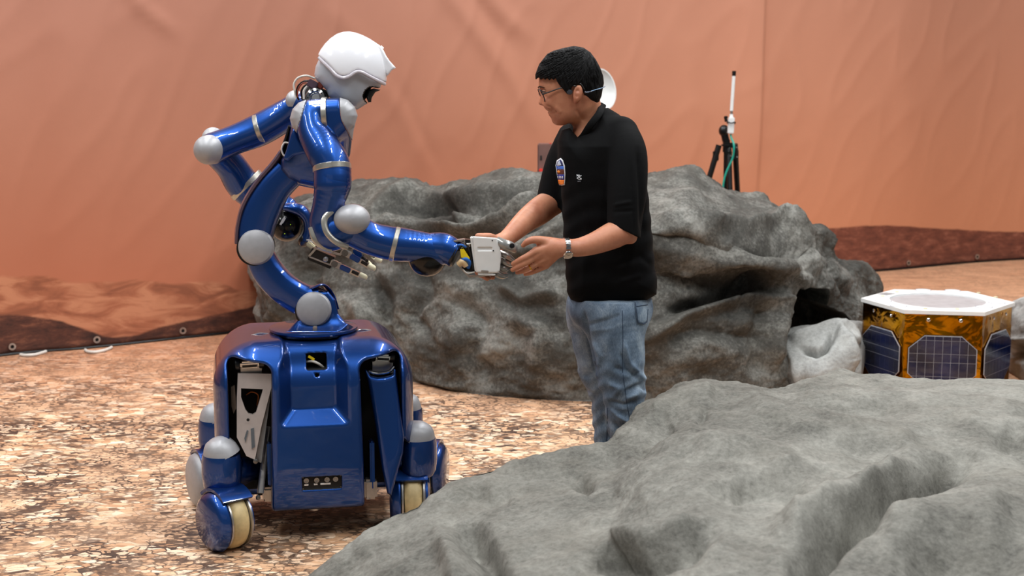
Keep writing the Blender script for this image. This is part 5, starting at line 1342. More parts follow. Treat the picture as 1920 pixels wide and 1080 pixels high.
t.set(Base_Color=t.ramp(f_, [(0.38, lin((66, 82, 102))), (0.5, lin((110, 127, 145))), (0.60, lin((160, 174, 186)))]), Roughness=0.85); t.b.inputs['Specular IOR Level'].default_value = 0.2
t.bump(t.math('ADD', fad, t.math('MULTIPLY', grn, 0.3)), 0.4, 0.008); M['denim'] = t.m
M['denim_dark'] = simple('denim_seam', (44, 60, 84), 0.85, 0, 0.15, 90)
t = NT('black_hair'); co = t.coord()
st_ = t.noise(t.mapping(co, (2.2, 1.0, 0.45), (0, 0.5, 0)), 110, 3, 0.65, 0.6)
t.set(Base_Color=t.ramp(st_, [(0.35, lin((4, 4, 5))), (0.7, lin((15, 13, 13)))]), Roughness=0.6); t.b.inputs['Specular IOR Level'].default_value = 0.18; t.bump(st_, 0.9, 0.006); M['hair'] = t.m

HDD = 5.06    # middle plane of the head
def face_f(p):
    U, Vv = proj(p); y = np.abs(p[:, 1] - HDD)
    sk = [(1011, 128), (1010.5, 150), (1009.5, 160), (1011, 166), (1013.5, 174), (1014, 186), (1018, 197), (1022.5, 201), (1023.5, 204), (1025.5, 206.5), (1029, 210.5), (1027.8, 213.5), (1029.5, 217.5), (1033, 222), (1032.8, 230), (1036.5, 236), (1044, 238.5), (1058, 235), (1078, 226), (1098, 212), (1116, 192), (1126, 165), (1126, 135), (1112, 108), (1085, 94), (1050, 96), (1024, 108)]
    dd = s_poly(U, Vv, sk) * HDD / F
    xs = (U - 1072) / 66.0
    # half-width: wide cranium, narrowing to the front and down to the chin
    fr = np.clip(-xs, 0, 1); lowr = np.clip((Vv - 165) / 75.0, 0, 1)
    wd = 0.077 - 0.026 * fr ** 2.2 - 0.020 * lowr ** 1.5 - 0.012 * fr * lowr
    back = s_ell(p, P(1072, 160, HDD), (px(70), 0.081, px(84)))
    d = smax(dd, y - wd, 0.035)
    d = smax(d, back, 0.02)
    # lips and chin mound already in the outline; nose
    nose = s_poly(U, Vv, [(1014, 170), (1013, 178), (1011, 185), (1009.8, 190), (1009.8, 194), (1012.5, 197.3), (1017, 197.5), (1021.5, 198.5), (1030, 190), (1024, 172)]) * HDD / F
    nw = 0.006 + 0.010 * np.clip((Vv - 172) / 22, 0, 1)
    nose = smax(nose, y - nw, 0.007)
    d = smin(d, nose, 0.007)
    # eye sockets and cheeks
    for s_ in (-1, 1):
        d = smax(d, -s_ell(p, P(1016.5, 171, HDD + s_ * 0.034), (0.012, 0.018, 0.010)), 0.010)
        d = smin(d, s_ell(p, P(1030, 194, HDD + s_ * 0.036), (0.020, 0.020, 0.022)), 0.014)
        # ear
        e = s_ell(p, P(1083.5, 175.5, HDD + s_ * 0.083), (px(8.8), 0.009, px(16)), np.array(Matrix.Rotation(0.16, 3, 'Y')))
        e = smax(e, -s_ell(p, P(1082, 174, HDD + s_ * 0.094), (px(5), 0.010, px(10.5)), np.array(Matrix.Rotation(0.16, 3, 'Y'))), 0.003)
        e = smin(e, s_cap(p, P(1084, 176, HDD + s_ * 0.072), P(1084, 176, HDD + s_ * 0.080), px(7), px(6)), 0.004)
        lob = s_ell(p, P(1080, 189, HDD + s_ * 0.079), (px(5), 0.006, px(5.5)))
        d = smin(d, smin(e, lob, 0.003), 0.004)
    nk = s_chain(p, [P(1096, 200, HDD + .005), P(1104, 232, HDD + .015), P(1116, 262, HDD + .02)], [px(31), px(29), px(33)])
    return smin(d, nk, 0.022)
def hand(p, wrist, palm, prx, fingers, thumb, rf):
    """wrist, palm points with radii; fingers: list of joint rows"""
    d = s_chain(p, *[wrist[0], wrist[1]])
    pm = None
    for (a, b, ra, rb) in palm:
        e = s_cap(p, a, b, ra, rb); pm = e if pm is None else smin(pm, e, 0.006)
    d = smin(d, pm, 0.012)
    for f in fingers:
        a = np.array([P(*q[:3]) for q in f]); r = np.array([px(q[3]) for q in f])
        A = cat(np.column_stack([a, r]), 3); d = smin(d, s_chain(p, A[:, :3], A[:, 3]), 0.0035)
    a = np.array([P(*q[:3]) for q in thumb]); r = np.array([px(q[3]) for q in thumb]); A = cat(np.column_stack([a, r]), 3)
    return smin(d, s_chain(p, A[:, :3], A[:, 3]), 0.006)
NH = 4.80
def near_arm(p):
    up = ch(p, [(1172, 262, 4.98, 27), (1176, 340, 4.93, 27), (1174, 405, 4.88, 24), (1171, 432, 4.86, 23)])
    fo = ch(p, [(1171, 432, 4.86, 24), (1150, 441, 4.85, 25.5), (1115, 456, 4.83, 21), (1085, 464, 4.815, 17.5), (1060, 464, NH, 15.5), (1046, 465, NH, 15)])
    el = s_cap(p, P(1180, 440, 4.86), P(1183, 446, 4.86), px(15), px(11))
    d = smin(smin(up, fo, 0.01), el, 0.012)
    W = (np.array([P(1060, 464, NH), P(1040, 466, NH)]), np.array([px(15), px(15)]))
    pal = [(P(1042, 462, NH), P(1006, 471, NH - .005), px(13), px(8.5)), (P(1042, 466, NH), P(1006, 481, NH), px(13), px(8.5)), (P(1040, 472, NH), P(1014, 490, NH + .006), px(12), px(8)), (P(1040, 478, NH), P(1024, 497, NH + .012), px(10), px(7)), (P(1038, 458, NH), P(1014, 455, NH + .01), px(12), px(9))]
    fin = [[(1006, 470, NH - .006, 7.2), (990, 480, NH - .01, 6.2), (974, 488, NH - .004, 5.4), (962, 495, NH + .006, 4.2)],
           [(1006, 480, NH, 7.2), (990, 490, NH - .006, 6.2), (972, 500, NH + .0, 5.4), (961, 506, NH + .012, 4.2)],
           [(1014, 490, NH + .008, 6.8), (998, 499, NH + .006, 5.8), (982, 507, NH + .012, 5.0), (970, 511, NH + .02, 4.0)],
           [(1024, 498, NH + .016, 6.2), (1010, 505, NH + .016, 5.2), (996, 511, NH + .022, 4.5), (985, 514, NH + .03, 3.7)]]
    th = [(1030, 455, NH + .006, 10), (1012, 450, NH - .004, 7.5), (998, 450, NH - .01, 6.6), (988, 454, NH - .01, 5.8), (981, 460, NH - .006, 4.2)]
    return smin(d, hand(p, W, pal, 0, fin, th, 0), 0.01)
FH = 4.925
def far_arm(p):
    up = ch(p, [(1066, 268, 5.20, 25), (1048, 330, 5.20, 25), (1036, 378, 5.18, 24)])
    fo = ch(p, [(1036, 378, 5.18, 25), (1012, 395, 5.13, 26), (985, 415, 5.06, 22), (958, 440, 4.98, 17), (944, 451, 4.945, 15), (935, 456, FH + .005, 14)])
    d = smin(up, fo, 0.012)
    W = (np.array([P(940, 452, FH + .01), P(925, 459, FH)]), np.array([px(14), px(14)]))
    pal = [(P(926, 456, FH), P(898, 456, FH), px(12), px(10)), (P(926, 462, FH), P(896, 470, FH), px(12), px(10)), (P(926, 468, FH), P(898, 484, FH), px(12), px(9)), (P(926, 474, FH), P(904, 496, FH), px(10), px(8))]
    fin = [[(898, 458, FH, 8), (886, 462, FH - .03, 6.5), (884, 463, FH - .06, 6), (892, 464, FH - .075, 5)][0:2] + [(880, 466, FH - .03, 6)],
           [(896, 472, FH, 8), (892, 494, FH - .01, 6.5), (897, 512, FH - .035, 6), (905, 517, FH - .06, 4.8)],
           [(900, 484, FH, 8), (904, 505, FH - .01, 6.5), (909, 518, FH - .035, 6), (914, 522, FH - .058, 4.8)],
           [(906, 494, FH, 7), (914, 510, FH - .01, 6), (919, 518, FH - .035, 5.4), (924, 520, FH - .055, 4.4)]]
    th = [(930, 452, FH, 10), (920, 445, FH - .02, 7.5), (908, 443.5, FH - .035, 6.6), (896, 443, FH - .04, 5.6)]
    return smin(d, hand(p, W, pal, 0, fin, th, 0), 0.01)
nleg = [(1152, 596, 5.01, 50), (1160, 650, 5.0, 43), (1166, 700, 5.0, 38), (1174, 745, 5.0, 27), (1171, 800, 5.01, 19), (1170, 870, 5.03, 18), (1168, 955, 5.05, 15)]
fleg = [(1112, 596, 5.16, 44), (1121, 650, 5.18, 39), (1130, 700, 5.18, 34), (1140, 740, 5.18, 24), (1136, 800, 5.19, 16), (1136, 860, 5.2, 16), (1134, 938, 5.22, 14)]
def body_f(p):
    FB = bounds([P(1000, 80, HDD - .1), P(1150, 275, HDD + .1)], 0.01); NB = bounds([P(965, 240, 4.74), P(1200, 530, 5.04)], 0.01); AB = bounds([P(872, 250, 4.83), P(1080, 535, 5.26)], 0.01)
    d = within(p, FB[0], FB[1], face_f)
    tr = s_chain(p, [P(1118, 285, 5.08), P(1130, 380, 5.09), P(1142, 500, 5.09), P(1142, 575, 5.09)], [0.10, 0.10, 0.10, 0.11])
    sh = s_cap(p, P(1066, 268, 5.2), P(1170, 262, 4.99), px(26), px(26))
    d = smin(smin(tr, sh, 0.03), d, 0.03)
    d = smin(d, within(p, NB[0], NB[1], near_arm), 0.004); d = smin(d, within(p, AB[0], AB[1], far_arm), 0.004)
    d = smin(d, smin(ch(p, nleg, 3), ch(p, fleg, 3), 0.02), 0.02)
    for (u, dd_, f0) in ((1168, 5.05, 0), (1134, 5.22, 0)):
        a = P(u, 960, dd_); d = smin(d, s_chain(p, [[a[0], dd_, 0.12], [a[0], dd_, 0.055], [a[0] - .13, dd_ - .03, 0.045]], [0.035, 0.032, 0.028]), 0.01)
    return d
lo = np.array([P(870, 500, 4.9)[0], 4.70, 0.0]); hi = np.array([P(1240, 500, 5.2)[0] + .03, 5.34, 1.67])
# two passes: the head and hands get finer cells through the same field, the body skin stays one surface
bodyo = sdf_obj('skin_body', body_f, lo, hi, 0.0040, M['skin'], MAN)
crease(bodyo, [([(1022, 196), (1033, 201), (1042, 210), (1043, 218)], 1.8, -0.0030), ([(1030, 212), (1038, 213), (1045, 209)], 1.2, -0.003), ([(1042, 200), (1052, 212)], 4, 0.0025), ([(1014, 168), (1024, 171), (1032, 174)], 2.0, -0.0018), ([(1018, 181), (1030, 184)], 2.5, -0.0012), ([(1048, 216), (1040, 228)], 3, -0.001),
               ([(1010, 474), (990, 485)], 1.2, -0.001), ([(1020, 475), (1000, 484)], 2, 0.0015), ([(1022, 488), (1008, 494)], 2, 0.0015), ([(1080, 205), (1096, 228)], 3, -0.003)])
bvb = bvh_of(bodyo)
# face details
for s_ in (-1, 1):
    mb = MB(); e = P(1021.8, 172.6, HDD + s_ * 0.0335); lathe(mb, [(max(1e-7, math.cos(a)) * 0.0098, math.sin(a) * 0.0098) for a in np.linspace(-PI / 2, PI / 2, 14)], e, (-1, 0, 0), 20)
    ey = mb.build('eye', simple('eye_white', (205, 196, 188), 0.2), MAN)
    mb = MB(); lathe(mb, [(0.0, 0.0103), (0.004, 0.0097), (0.005, 0.0088)], e, (-1, s_ * 0.05, -0.1), 16); mb.build('iris', M['dark'], ey)
    mb = MB(); tube(mb, [P(1013.5, 170.5, HDD + s_ * .026), P(1013, 169.5, HDD + s_ * .036), P(1018, 171, HDD + s_ * .047), P(1026, 173.5, HDD + s_ * .052)], [0.0012, 0.0016, 0.0014, 0.0008], 8); mb.build('eyelid_line', M['dark'], ey)
    mb = MB(); V = []; na = 26; nb_ = 14                     # lids: a skin ball open along a narrow slit
    for i in range(na + 1):
        th_ = 0.20 + (2 * PI - 0.38) * i / na
        for k in range(nb_ + 1):
            ph_ = -PI / 2 + PI * k / nb_; V.append(e + 0.0112 * np.array([-math.cos(th_) * math.cos(ph_), math.sin(ph_), math.sin(th_) * math.cos(ph_)]))
    mb.add(V, [[i * (nb_ + 1) + k, (i + 1) * (nb_ + 1) + k, (i + 1) * (nb_ + 1) + k + 1, i * (nb_ + 1) + k + 1] for i in range(na) for k in range(nb_)]); mb.build('eyelid', M['skin'], ey)
    mb = MB(); tube(mb, [P(1009.5, 165, HDD + s_ * .014), P(1009.5, 163, HDD + s_ * .028), P(1015, 163, HDD + s_ * .042), P(1025, 165, HDD + s_ * .053)], [0.0012, 0.002, 0.0018, 0.0008], 8, flat=0.8); mb.build('eyebrow', M['hair'], MAN)
mb = MB(); tube(mb, [P(1028.5, 211.5, HDD), P(1029.5, 211.5, HDD - .014), P(1034, 211.5, HDD - .026)], [0.0024, 0.0024, 0.001], 8); tube(mb, [P(1028.5, 211.5, HDD), P(1029.5, 211.5, HDD + .014), P(1034, 211.5, HDD + .026)], [0.0024, 0.0024, 0.001], 8); mb.build('mouth', simple('mouth_dark', (96, 44, 38), 0.4), MAN)
# hair
hp_ = [(1004, 150), (1003.5, 140), (1007, 130), (1011, 120), (1018, 111), (1026, 101), (1038, 95), (1056, 90), (1076, 86), (1094, 89), (1107, 98), (1117, 111), (1125, 126), (1131, 142), (1132.5, 156), (1130, 168), (1128, 180), (1124, 190), (1116, 198), (1108, 191), (1101, 182), (1095, 178), (1093, 170), (1090, 162), (1084, 159), (1076, 160), (1072, 164), (1070, 172), (1064, 177), (1058, 170), (1050, 161), (1044, 152), (1042, 146), (1038, 150), (1034, 147), (1030, 151), (1026, 146.5), (1022, 150), (1018, 145.5), (1014, 149.5), (1010, 145)]
def hair_f(p):
    U, Vv = proj(p); dd = s_poly(U, Vv, hp_) * HDD / F
    el = s_ell(p, P(1068, 150, HDD), (px(67), 0.0885, px(66)))
    el = el - 0.0016 * np.sin(p[:, 0] * 520 + p[:, 2] * 160) * np.sin(p[:, 1] * 330 + p[:, 0] * 90)
    front = s_ell(p, P(1030, 140, HDD), (px(28), 0.068, px(32)))
    el = smin(el, front, 0.02)
    el = smin(el, s_ell(p, P(1106, 170, HDD), (px(25), 0.070, px(32))), 0.01)
    # hollow where the face is, so only a fringe thickness lies over the brow
    return smax(dd, el, 0.005)
lo, hi = bounds([P(u, v, d) for u, v in hp_ for d in (HDD - .1, HDD + .1)], 0.015)
hr = sdf_obj('hair', hair_f, lo, hi, 0.003, M['hair'], MAN)
bvh_h = bvh_of(hr)
rs = random.Random(3)
mb = MB()
for i in range(260):      # loose locks lying along the crown towards the fringe
    u0 = rs.uniform(1020, 1120); v0 = rs.uniform(92, 150)
    L_ = rs.uniform(12, 26); ang = math.atan2((150 - v0) * .2 + (v0 - 90), -(1112 - u0) * 0.9 - 12) + rs.uniform(-.2, .2) if u0 < 1100 else rs.uniform(1.2, 1.8)
    W_ = []
    for k in range(4):
        uu = u0 + math.cos(ang) * L_ * k / 3; vv = v0 + abs(math.sin(ang)) * L_ * k / 3
        q, n_ = hit(bvh_h, uu, vv)
        if q is None: break
        W_.append(q + n_ * (0.0008 if k in (0, 3) else 0.0016))
    if len(W_) == 4: tube(mb, W_, [0.0004, 0.0013, 0.0013, 0.0003], 5, n=2)
lk = mb.build('hair_locks', M['hair'], MAN); lk['kind'] = 'stuff'
# glasses
M['frame_black'] = simple('black_frame', (12, 12, 14), 0.3)
GL = empty('glasses', P(1016, 178, HDD)); GL.parent = MAN; GL.matrix_parent_inverse = par_world(MAN).inverted()
t = NT('lens_glass'); t.set(Base_Color=(1, 1, 1, 1), Roughness=0.02, Transmission_Weight=1.0, IOR=1.1, Alpha=0.35); M['lens'] = t.m
for s_ in (-1, 1):
    W_ = []
    for k in range(17):
        a = 2 * PI * k / 16; cx_, cz_ = math.cos(a), math.sin(a)
        cx_ = math.copysign(abs(cx_) ** .7, cx_); cz_ = math.copysign(abs(cz_) ** .7, cz_)
        yy = HDD + s_ * (0.036 + 0.026 * cx_); W_.append(P(1012.5 - cz_ * 4.5 + 5.0 * ((yy - HDD) / .062) ** 2 + (1.0 if cz_ < 0 else 0), 178.5 - cz_ * 11.5, yy))
    mb = MB(); tube(mb, W_, 0.0017, 8, n=3, caps=False); mb.build('rim', M['frame_black'], GL)
    mb = MB(); c_ = sum(W_[:-1]) / 16; mb.add([c_] + W_[:-1], [[0, 1 + k, 1 + (k + 1) % 16] for k in range(16)]); ln_ = mb.build('lens', M['lens'], GL)
    mb = MB(); tube(mb, [P(1016.5, 177, HDD + s_ * .063), P(1030, 172.5, HDD + s_ * .070), P(1050, 165.5, HDD + s_ * .078), P(1074, 160.5, HDD + s_ * .084), P(1088, 166, HDD + s_ * .082)], [0.0032, 0.0027, 0.0026, 0.0025, 0.0015], 8, flat=0.8); mb.build('temple', M['frame_black'], GL)
mb = MB(); tube(mb, [P(1012, 177, HDD - .011), P(1010.5, 175.5, HDD), P(1012, 177, HDD + .011)], 0.0016, 8); mb.build('bridge', M['frame_black'], GL)
# bone-conduction headset
HS_ = empty('headset', P(1100, 172, HDD)); HS_.parent = MAN; HS_.matrix_parent_inverse = par_world(MAN).inverted()
for s_ in (-1, 1):
    mb = MB(); lathe(mb, [(0.0, 0.0), (0.008, 0.0), (0.009, 0.003), (0.008, 0.008), (0.0, 0.009)], P(1068.5, 172.5, HDD + s_ * .078), (-0.2, s_, 0), 20, sx=1.15); mb.build('earpiece', simple('headset_grey', (58, 60, 66), 0.25, 0.2), HS_)
    mb = MB(); tube(mb, [P(1070, 167, HDD + s_ * .080), P(1074, 159, HDD + s_ * .082), P(1088, 157, HDD + s_ * .084), P(1096, 168, HDD + s_ * .086)], 0.0018, 8); mb.build('ear_hook', M['frame_black'], HS_)
    mb = MB(); tube(mb, [P(1096, 172.5, HDD + s_ * .090), P(1100, 173.5, HDD + s_ * .089), P(1110, 171.5, HDD + s_ * .084)], [0.006, 0.0065, 0.004], 12, flat=0.6, up=(0, 0, 1)); mb.build('battery_pod', simple('headset_navy', (18, 24, 44), 0.3), HS_)
mb = MB(); q_ = [P(1108, 171, HDD - .086)] + [P(1118, 168, HDD - .080), P(1130, 164.5, HDD - .050), P(1134.5, 162, HDD)] + [P(1130, 164.5, HDD + .050), P(1118, 169, HDD + .078), P(1108, 171, HDD + .086)]
tube(mb, q_, 0.0014, 8, n=6); mb.build('neck_band', simple('headset_band', (120, 150, 180), 0.3), HS_)

# ---- shirt
tor = [(1120, 204), (1140, 202), (1160, 214), (1186, 236), (1200, 266), (1209, 310), (1216, 370), (1222, 430), (1227, 490), (1233, 538), (1231, 552), (1212, 563), (1180, 573), (1130, 580), (1088, 574), (1070, 562), (1063, 545), (1060, 500), (1057, 450), (1055, 400), (1052, 350), (1046, 300), (1046, 262), (1054, 244), (1068, 240), (1084, 258), (1098, 238)]
def sidex_(p, u1, v1, u2, v2):
    """signed distance (m) to the plane through the camera and a picture line; positive on the side beyond the line"""
    U, Vv = proj(p); L_ = math.hypot(u2 - u1, v2 - v1); return ((U - u1) * (v2 - v1) - (Vv - v1) * (u2 - u1)) / L_ * 5.0 / F
def shirt_f(p):
    U, Vv = proj(p); dd = s_poly(U, Vv, tor) * 5.08 / F
    yc = 5.10 - (U - 1140) * 0.00022
    hd_ = 0.125 + 0.055 * np.clip((Vv - 215) / 60, 0, 1) - 0.01 * np.clip((Vv - 300) / 200, 0, 1)
    t_ = smax(dd, np.abs(p[:, 1] - yc) - hd_, 0.09)
    n_s = ch(p, [(1164, 252, 5.0, 34), (1176, 290, 4.94, 37), (1176, 350, 4.90, 37.5), (1172, 410, 4.875, 34), (1168, 460, 4.86, 31)])
    n_s = np.maximum(n_s, -sidex(p, 1190, 442, 1138, 416))
    f_s = ch(p, [(1076, 258, 5.20, 30), (1056, 300, 5.20, 31), (1041, 350, 5.19, 30), (1030, 400, 5.17, 28)])
    f_s = np.maximum(f_s, -sidex(p, 1056, 393, 1010, 373))
    fold = 0.0016 * np.sin(Vv * .16 + U * .05 + 3 * np.sin(U * .03)) * np.clip((Vv - 300) / 100, 0, 1)
    return smin(smin(t_ + fold, n_s, 0.012), f_s, 0.02)
lo = np.array([P(1000, 400, 5.1)[0], 4.76, P(1130, 590, 4.9)[2] - .03]); hi = np.array([P(1245, 400, 5.2)[0], 5.36, P(1130, 190, 5.2)[2]])
shirt = sdf_obj('polo_shirt', shirt_f, lo, hi, 0.0045, M['shirt'], MAN)
crease(shirt, [([(1180, 300), (1186, 370), (1188, 436)], 2, -0.003), ([(1196, 280), (1202, 360), (1204, 440)], 5, -0.01), ([(1150, 385), (1185, 378)], 3, 0.004), ([(1148, 398), (1188, 395)], 3, -0.003), ([(1075, 300), (1100, 420), (1090, 560)], 7, 0.004), ([(1110, 480), (1140, 560)], 8, -0.004), ([(1150, 500), (1200, 480), (1225, 500)], 6, -0.005), ([(1160, 530), (1205, 515)], 5, 0.004)])
bvs = bvh_of(shirt)
mb = MB(); tube(mb, [P(1130, 197, 5.08), P(1124, 212, 4.985), P(1106, 236, 4.965), P(1087, 262, 5.03), P(1072, 248, 5.10), P(1080, 225, 5.17), P(1110, 206, 5.17), P(1130, 197, 5.08)], [px(7)] * 8, 12, n=7, flat=0.5, up=(0.3, 0, 1)); col_ = mb.build('collar', M['shirt'], shirt)
def decal(name, bv, poly, mat, par, off=0.0015, rings=5, sub=4):
    """a thin patch laid on the surface: outline in pixels, every point dropped on the cloth"""
    poly = np.array(poly, float); pl = []
    for i in range(len(poly)):
        for k in range(sub): pl.append(poly[i] + (poly[(i + 1) % len(poly)] - poly[i]) * k / sub)
    pl = np.array(pl); c = pl.mean(0); V = []; Fc = []; n = len(pl)
    for r_ in range(rings):
        f_ = 1 - r_ / rings
        for q in pl:
            uv_ = c + (q - c) * f_; h_, n_ = hit(bv, *uv_)
            if h_ is None: h_, n_ = P(uv_[0], uv_[1], 5.0), np.array([0, -1.0, 0])
            V.append(h_ + n_ * off)
    h_, n_ = hit(bv, *c); V.append((h_ if h_ is not None else P(c[0], c[1], 5.0)) + (n_ if n_ is not None else np.array([0, -1., 0])) * off)
    for r_ in range(rings - 1):
        for i in range(n): j = (i + 1) % n; Fc.append([r_ * n + i, r_ * n + j, (r_ + 1) * n + j, (r_ + 1) * n + i])
    for i in range(n): Fc.append([(rings - 1) * n + i, (rings - 1) * n + (i + 1) % n, rings * n])
    o = link(name, V, Fc, mat, par, True); m_ = o.modifiers.new('t', 'SOLIDIFY'); m_.thickness = min(0.0012, off * 0.8); m_.offset = 0; return o
def cpt(x, y): return (960 + x / 3.373, 60 + y / 3.375)
flat = lambda n, c: simple(n, c, 0.6, 0, 0.01, 20)
C3 = lambda l: [cpt(*q) for q in l]
pt_ = decal('chest_patch', bvs, C3([(311, 797), (325, 812), (336, 845), (340, 900), (336, 968), (318, 972), (300, 968), (286, 900), (278, 845), (288, 812)]), flat('patch_white', (226, 228, 232)), shirt, 0.0018)
decal('patch_field', bvs, C3([(311, 806), (321, 820), (330, 850), (282, 850), (291, 818)]), flat('patch_navy', (28, 36, 92)), pt_, 0.0030, 3)
decal('patch_figure', bvs, C3([(306, 812), (312, 826), (318, 843), (292, 846), (298, 826)]), flat('patch_pale', (200, 214, 236)), pt_, 0.0040, 3)
decal('patch_stripe', bvs, C3([(284, 848), (330, 848), (332, 868), (287, 868)]), flat('patch_blue', (70, 120, 214)), pt_, 0.0032, 3)
decal('patch_band', bvs, C3([(288, 869), (333, 869), (334, 900), (290, 900)]), flat('patch_brown', (92, 42, 30)), pt_, 0.0032, 3)
decal('patch_glyph', bvs, C3([(292, 876), (312, 880), (311, 890), (293, 888)]), flat('patch_orange', (238, 140, 40)), pt_, 0.0042, 2)
decal('patch_band', bvs, C3([(291, 901), (334, 901), (335, 934), (294, 934)]), flat('patch_blue_dark', (30, 52, 140)), pt_, 0.0032, 3)
for x_ in (298, 312, 325): decal('patch_glyph', bvs, C3([(x_ - 3, 910), (x_ + 4, 914), (x_ + 3, 926), (x_ - 4, 924)]), flat('patch_white', (226, 228, 232)), pt_, 0.0042, 2)
decal('patch_base', bvs, C3([(295, 935), (335, 935), (333, 962), (318, 966), (300, 962)]), flat('patch_orange', (240, 128, 40)), pt_, 0.0032, 3)
lg_ = flat('logo_white', (220, 222, 226))
for k, (a, b) in enumerate((((410, 902), (440, 934)), ((410, 925), (440, 908)), ((409, 912), (424, 904)), ((426, 936), (440, 926)), ((424, 904), (434, 914)), ((414, 925), (424, 934)))):
    p0, p1 = np.array(cpt(*a)), np.array(cpt(*b)); d_ = (p1 - p0) / np.linalg.norm(p1 - p0); n2 = np.array([-d_[1], d_[0]]) * 0.55
    decal('logo_stroke', bvs, [p0 + n2, p1 + n2, p1 - n2, p0 - n2], lg_, shirt, 0.0016, 2)
for x_ in (418, 425, 432):
    q = np.array(cpt(x_, 945)); decal('logo_letter', bvs, [q + [-.7, -1], q + [.5, -1], q + [.7, 1], q + [-.6, 1]], flat('logo_grey', (110, 112, 120)), shirt, 0.0016, 2)

# ---- jeans
def jeans_f(p):
    U, Vv = proj(p)
    n_ = ch(p, [(1150, 590, 5.01, 60), (1158, 650, 5.0, 52), (1163, 700, 5.0, 46.5), (1171, 742, 5.0, 41), (1169, 785, 5.01, 33), (1172, 840, 5.02, 27), (1171, 900, 5.04, 25), (1170, 962, 5.05, 25)])
    f_ = ch(p, [(1112, 590, 5.15, 52), (1121, 650, 5.17, 46), (1130, 700, 5.18, 43), (1140, 735, 5.18, 36), (1136, 780, 5.19, 26), (1137, 840, 5.2, 23), (1136, 890, 5.21, 23), (1135, 945, 5.22, 24)])
    hp = s_ell(p, P(1143, 572, 5.085), (px(83), 0.165, px(58)))
    bt = s_ell(p, P(1178, 582, 5.07), (px(43), 0.14, px(46)))
    d = smin(smin(n_, f_, 0.012), smin(hp, bt, 0.02), 0.03)
    wr = 0.0022 * np.sin(Vv * 0.22 + np.sin(U * 0.09) * 2.0 + U * .04) * np.clip((Vv - 660) / 60, 0, 1) + 0.0012 * np.sin(Vv * .11 + U * .13)
    d = d + wr
    top = (550 - Vv) * 5.0 / F
    return np.maximum(np.maximum(d, top), 0.035 - p[:, 2])
lo = np.array([P(1045, 560, 5.0)[0], 4.82, 0.02]); hi = np.array([P(1240, 560, 5.1)[0], 5.33, P(1140, 540, 5.3)[2]])
jeans = sdf_obj('jeans', jeans_f, lo, hi, 0.0048, M['denim'], MAN)
crease(jeans, [([(1140, 752), (1170, 760), (1195, 752)], 5, -0.010), ([(1143, 765), (1165, 785), (1185, 790)], 4, 0.007), ([(1195, 700), (1212, 712)], 5, 0.006), ([(1170, 735), (1200, 722), (1214, 735)], 4, -0.008), ([(1172, 748), (1198, 738)], 4, 0.006),
               ([(1170, 640), (1180, 680), (1200, 700)], 4, 0.007), ([(1163, 660), (1174, 692), (1196, 712)], 4, -0.007), ([(1100, 610), (1140, 600), (1165, 590)], 4, -0.004), ([(1105, 622), (1150, 616)], 4, 0.003), ([(1075, 700), (1095, 730), (1120, 745)], 4, -0.006), ([(1080, 690), (1100, 716)], 4, 0.005), ([(1094, 582), (1104, 640), (1118, 700)], 3.5, -0.012), ([(1110, 640), (1126, 668), (1122, 690)], 5, 0.006), ([(1150, 690), (1185, 700)], 5, -0.006), ([(1130, 775), (1140, 810), (1136, 835)], 4, -0.006), ([(1150, 790), (1165, 810), (1160, 835)], 4, -0.007), ([(1160, 778), (1180, 792)], 3, 0.006), ([(1140, 720), (1160, 728), (1150, 745)], 4, 0.005)])
bvj = bvh_of(jeans)
def seamline(name, pts, w_, mat, par, off=0.0002):
    W_ = []
    pts = cat(np.array(pts, float), 6)
    for (u, v) in pts:
        q, n_ = hit(bvj, u, v)
        if q is not None and q[1] < 5.4: W_.append(q + n_ * off)
    mb = MB(); tube(mb, W_, w_, 6, n=1); return mb.build(name, mat, par)
seamline('side_seam', [(1167, 582), (1168, 640), (1167, 690), (1172, 730), (1176, 760), (1182, 790)], 0.0011, M['denim_dark'], jeans)
seamline('inner_seam', [(1139, 765), (1139, 790), (1138, 820), (1136, 842)], 0.0016, M['denim_dark'], jeans)
pk = decal('back_pocket', bvj, [(1189, 566), (1213, 563), (1215, 588), (1212, 604), (1205, 608), (1194, 605)], M['denim'], jeans, 0.003, 4)
for a, b in (((1190, 568), (1195, 604)), ((1195, 604), (1205, 607)), ((1205, 607), (1211, 603)), ((1192, 575), (1212, 572)), ((1211, 603), (1213, 580))): seamline('pocket_stitch', [a, b], 0.0012, M['denim_dark'], pk, 0.0042)
# shoes, hidden behind the near boulder but standing on the ground
for (u, dd_) in ((1168, 5.05), (1134, 5.22)):
    a = P(u, 960, dd_); X = np.array([-0.97, -0.22, 0]); X /= np.linalg.norm(X); Yv = np.array([-X[1], X[0], 0])
    def shoe_f(p, a=a, X=X, Yv=Yv):
        q = p - np.array([a[0], dd_, 0]); x = q @ X; y = q @ Yv; z = p[:, 2]; Q = np.stack([x, y, z], 1)
        up = s_chain(Q, [[-.05, 0, .055], [.05, 0, .05], [.15, 0, .035]], [.045, .045, .034]); up = np.maximum(up, -z + 0.004)
        sole = s_box(Q, (.055, 0, .014), (.145, .047, .013), .012); return smin(up, sole, 0.006)
    c0 = np.array([a[0], dd_, 0]); sdf_obj('shoe', shoe_f, c0 + [-.25, -.14, 0.0], c0 + [.14, .12, .12], 0.005, simple('dark_shoe', (30, 28, 28), 0.5), MAN)
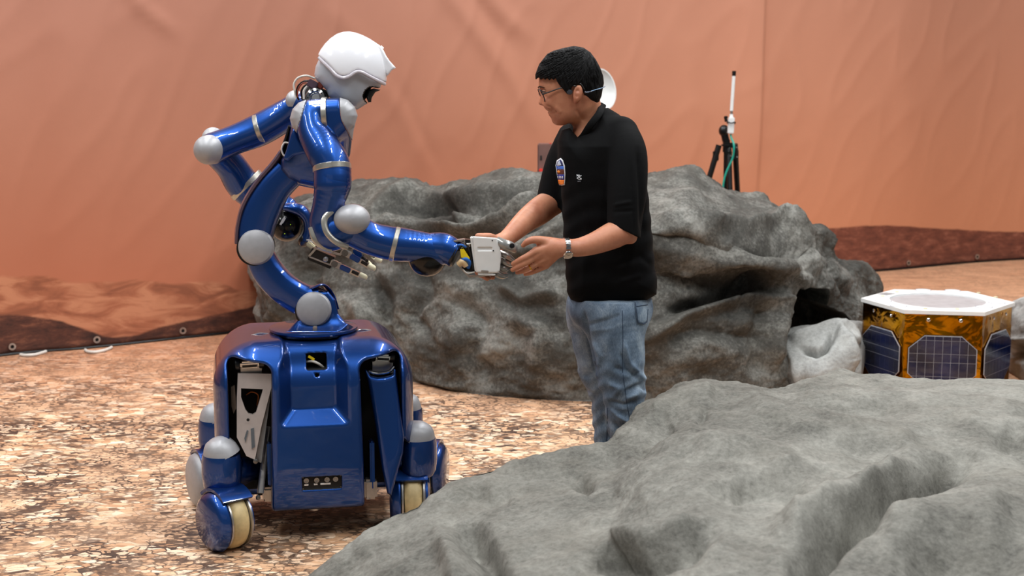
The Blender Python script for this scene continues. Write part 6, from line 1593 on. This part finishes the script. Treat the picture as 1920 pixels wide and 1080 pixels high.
# wrist watch and ring
WT = empty('wrist_watch', P(1062, 465, NH)); WT.parent = MAN; WT.matrix_parent_inverse = par_world(MAN).inverted()
wc_ = P(1061.5, 465, NH + .001); X = P(1085, 464.5, 4.815) - P(1048, 465, NH); X /= np.linalg.norm(X); Yv = np.array([0, 1.0, 0]) - X * X[1]; Yv /= np.linalg.norm(Yv); Z = np.cross(X, Yv)
def wrist_r(dirn):
    h_ = bvb.ray_cast(Vector(wc_ + dirn * 0.07), Vector(-dirn))[0]
    return float((np.array(h_) - wc_) @ dirn) if h_ is not None else px(17)
for k in range(26):
    a = 2 * PI * k / 26
    dirn = Z * math.cos(a) - Yv * math.sin(a); c = wc_ + dirn * (wrist_r(dirn) + 0.0016)
    if math.cos(a - 2.2) > 0.86: continue
    Mx = np.column_stack([X, np.cross(dirn, X), dirn])
    mb = MB(); box(mb, c, (0.0165 - (0.002 if k % 2 else 0), 0.0072, 0.0032), Mx, 0, 0.001); mb.build('bracelet_link', M['chrome'], WT)
a = 2.2; dirn = Z * math.cos(a) - Yv * math.sin(a); c = wc_ + dirn * (wrist_r(dirn) + 0.0015)
mb = MB(); lathe(mb, [(0.0, -0.002), (0.0155, -0.002), (0.0165, 0.001), (0.0165, 0.005), (0.0145, 0.007), (0.0135, 0.006), (0, 0.006)], c, dirn, 36); wcse = mb.build('watch_case', M['chrome'], WT)
mb = MB(); lathe(mb, [(0.0134, 0.0), (0.0134, 0.0008), (0.0, 0.0008)], c + dirn * 0.006, dirn, 32); mb.build('watch_dial', simple('cream_dial', (226, 206, 186), 0.3, coat=0.5), wcse)
for a_, l_ in ((0.6, .008), (2.5, .010)):
    mb = MB(); d2 = X * math.cos(a_) + np.cross(dirn, X) * math.sin(a_); box(mb, c + dirn * .0072 + d2 * l_ / 2, (l_, .0008, .0005), np.column_stack([d2, np.cross(dirn, d2), dirn])); mb.build('watch_hand', M['dark'], wcse)
mb = MB(); f0, f1 = P(998, 499, NH + .006), P(990, 503, NH + .009); dd = (f1 - f0) / np.linalg.norm(f1 - f0); lathe(mb, [(px(5.5), -0.002), (px(6.15), -0.002), (px(6.3), 0.0), (px(6.15), 0.002), (px(5.5), 0.002), (px(5.5), -0.002)], P(995, 500.5, NH + .007), dd, 32)
mb.build('gold_ring', simple('gold', (236, 180, 60), 0.2, 1.0), MAN)
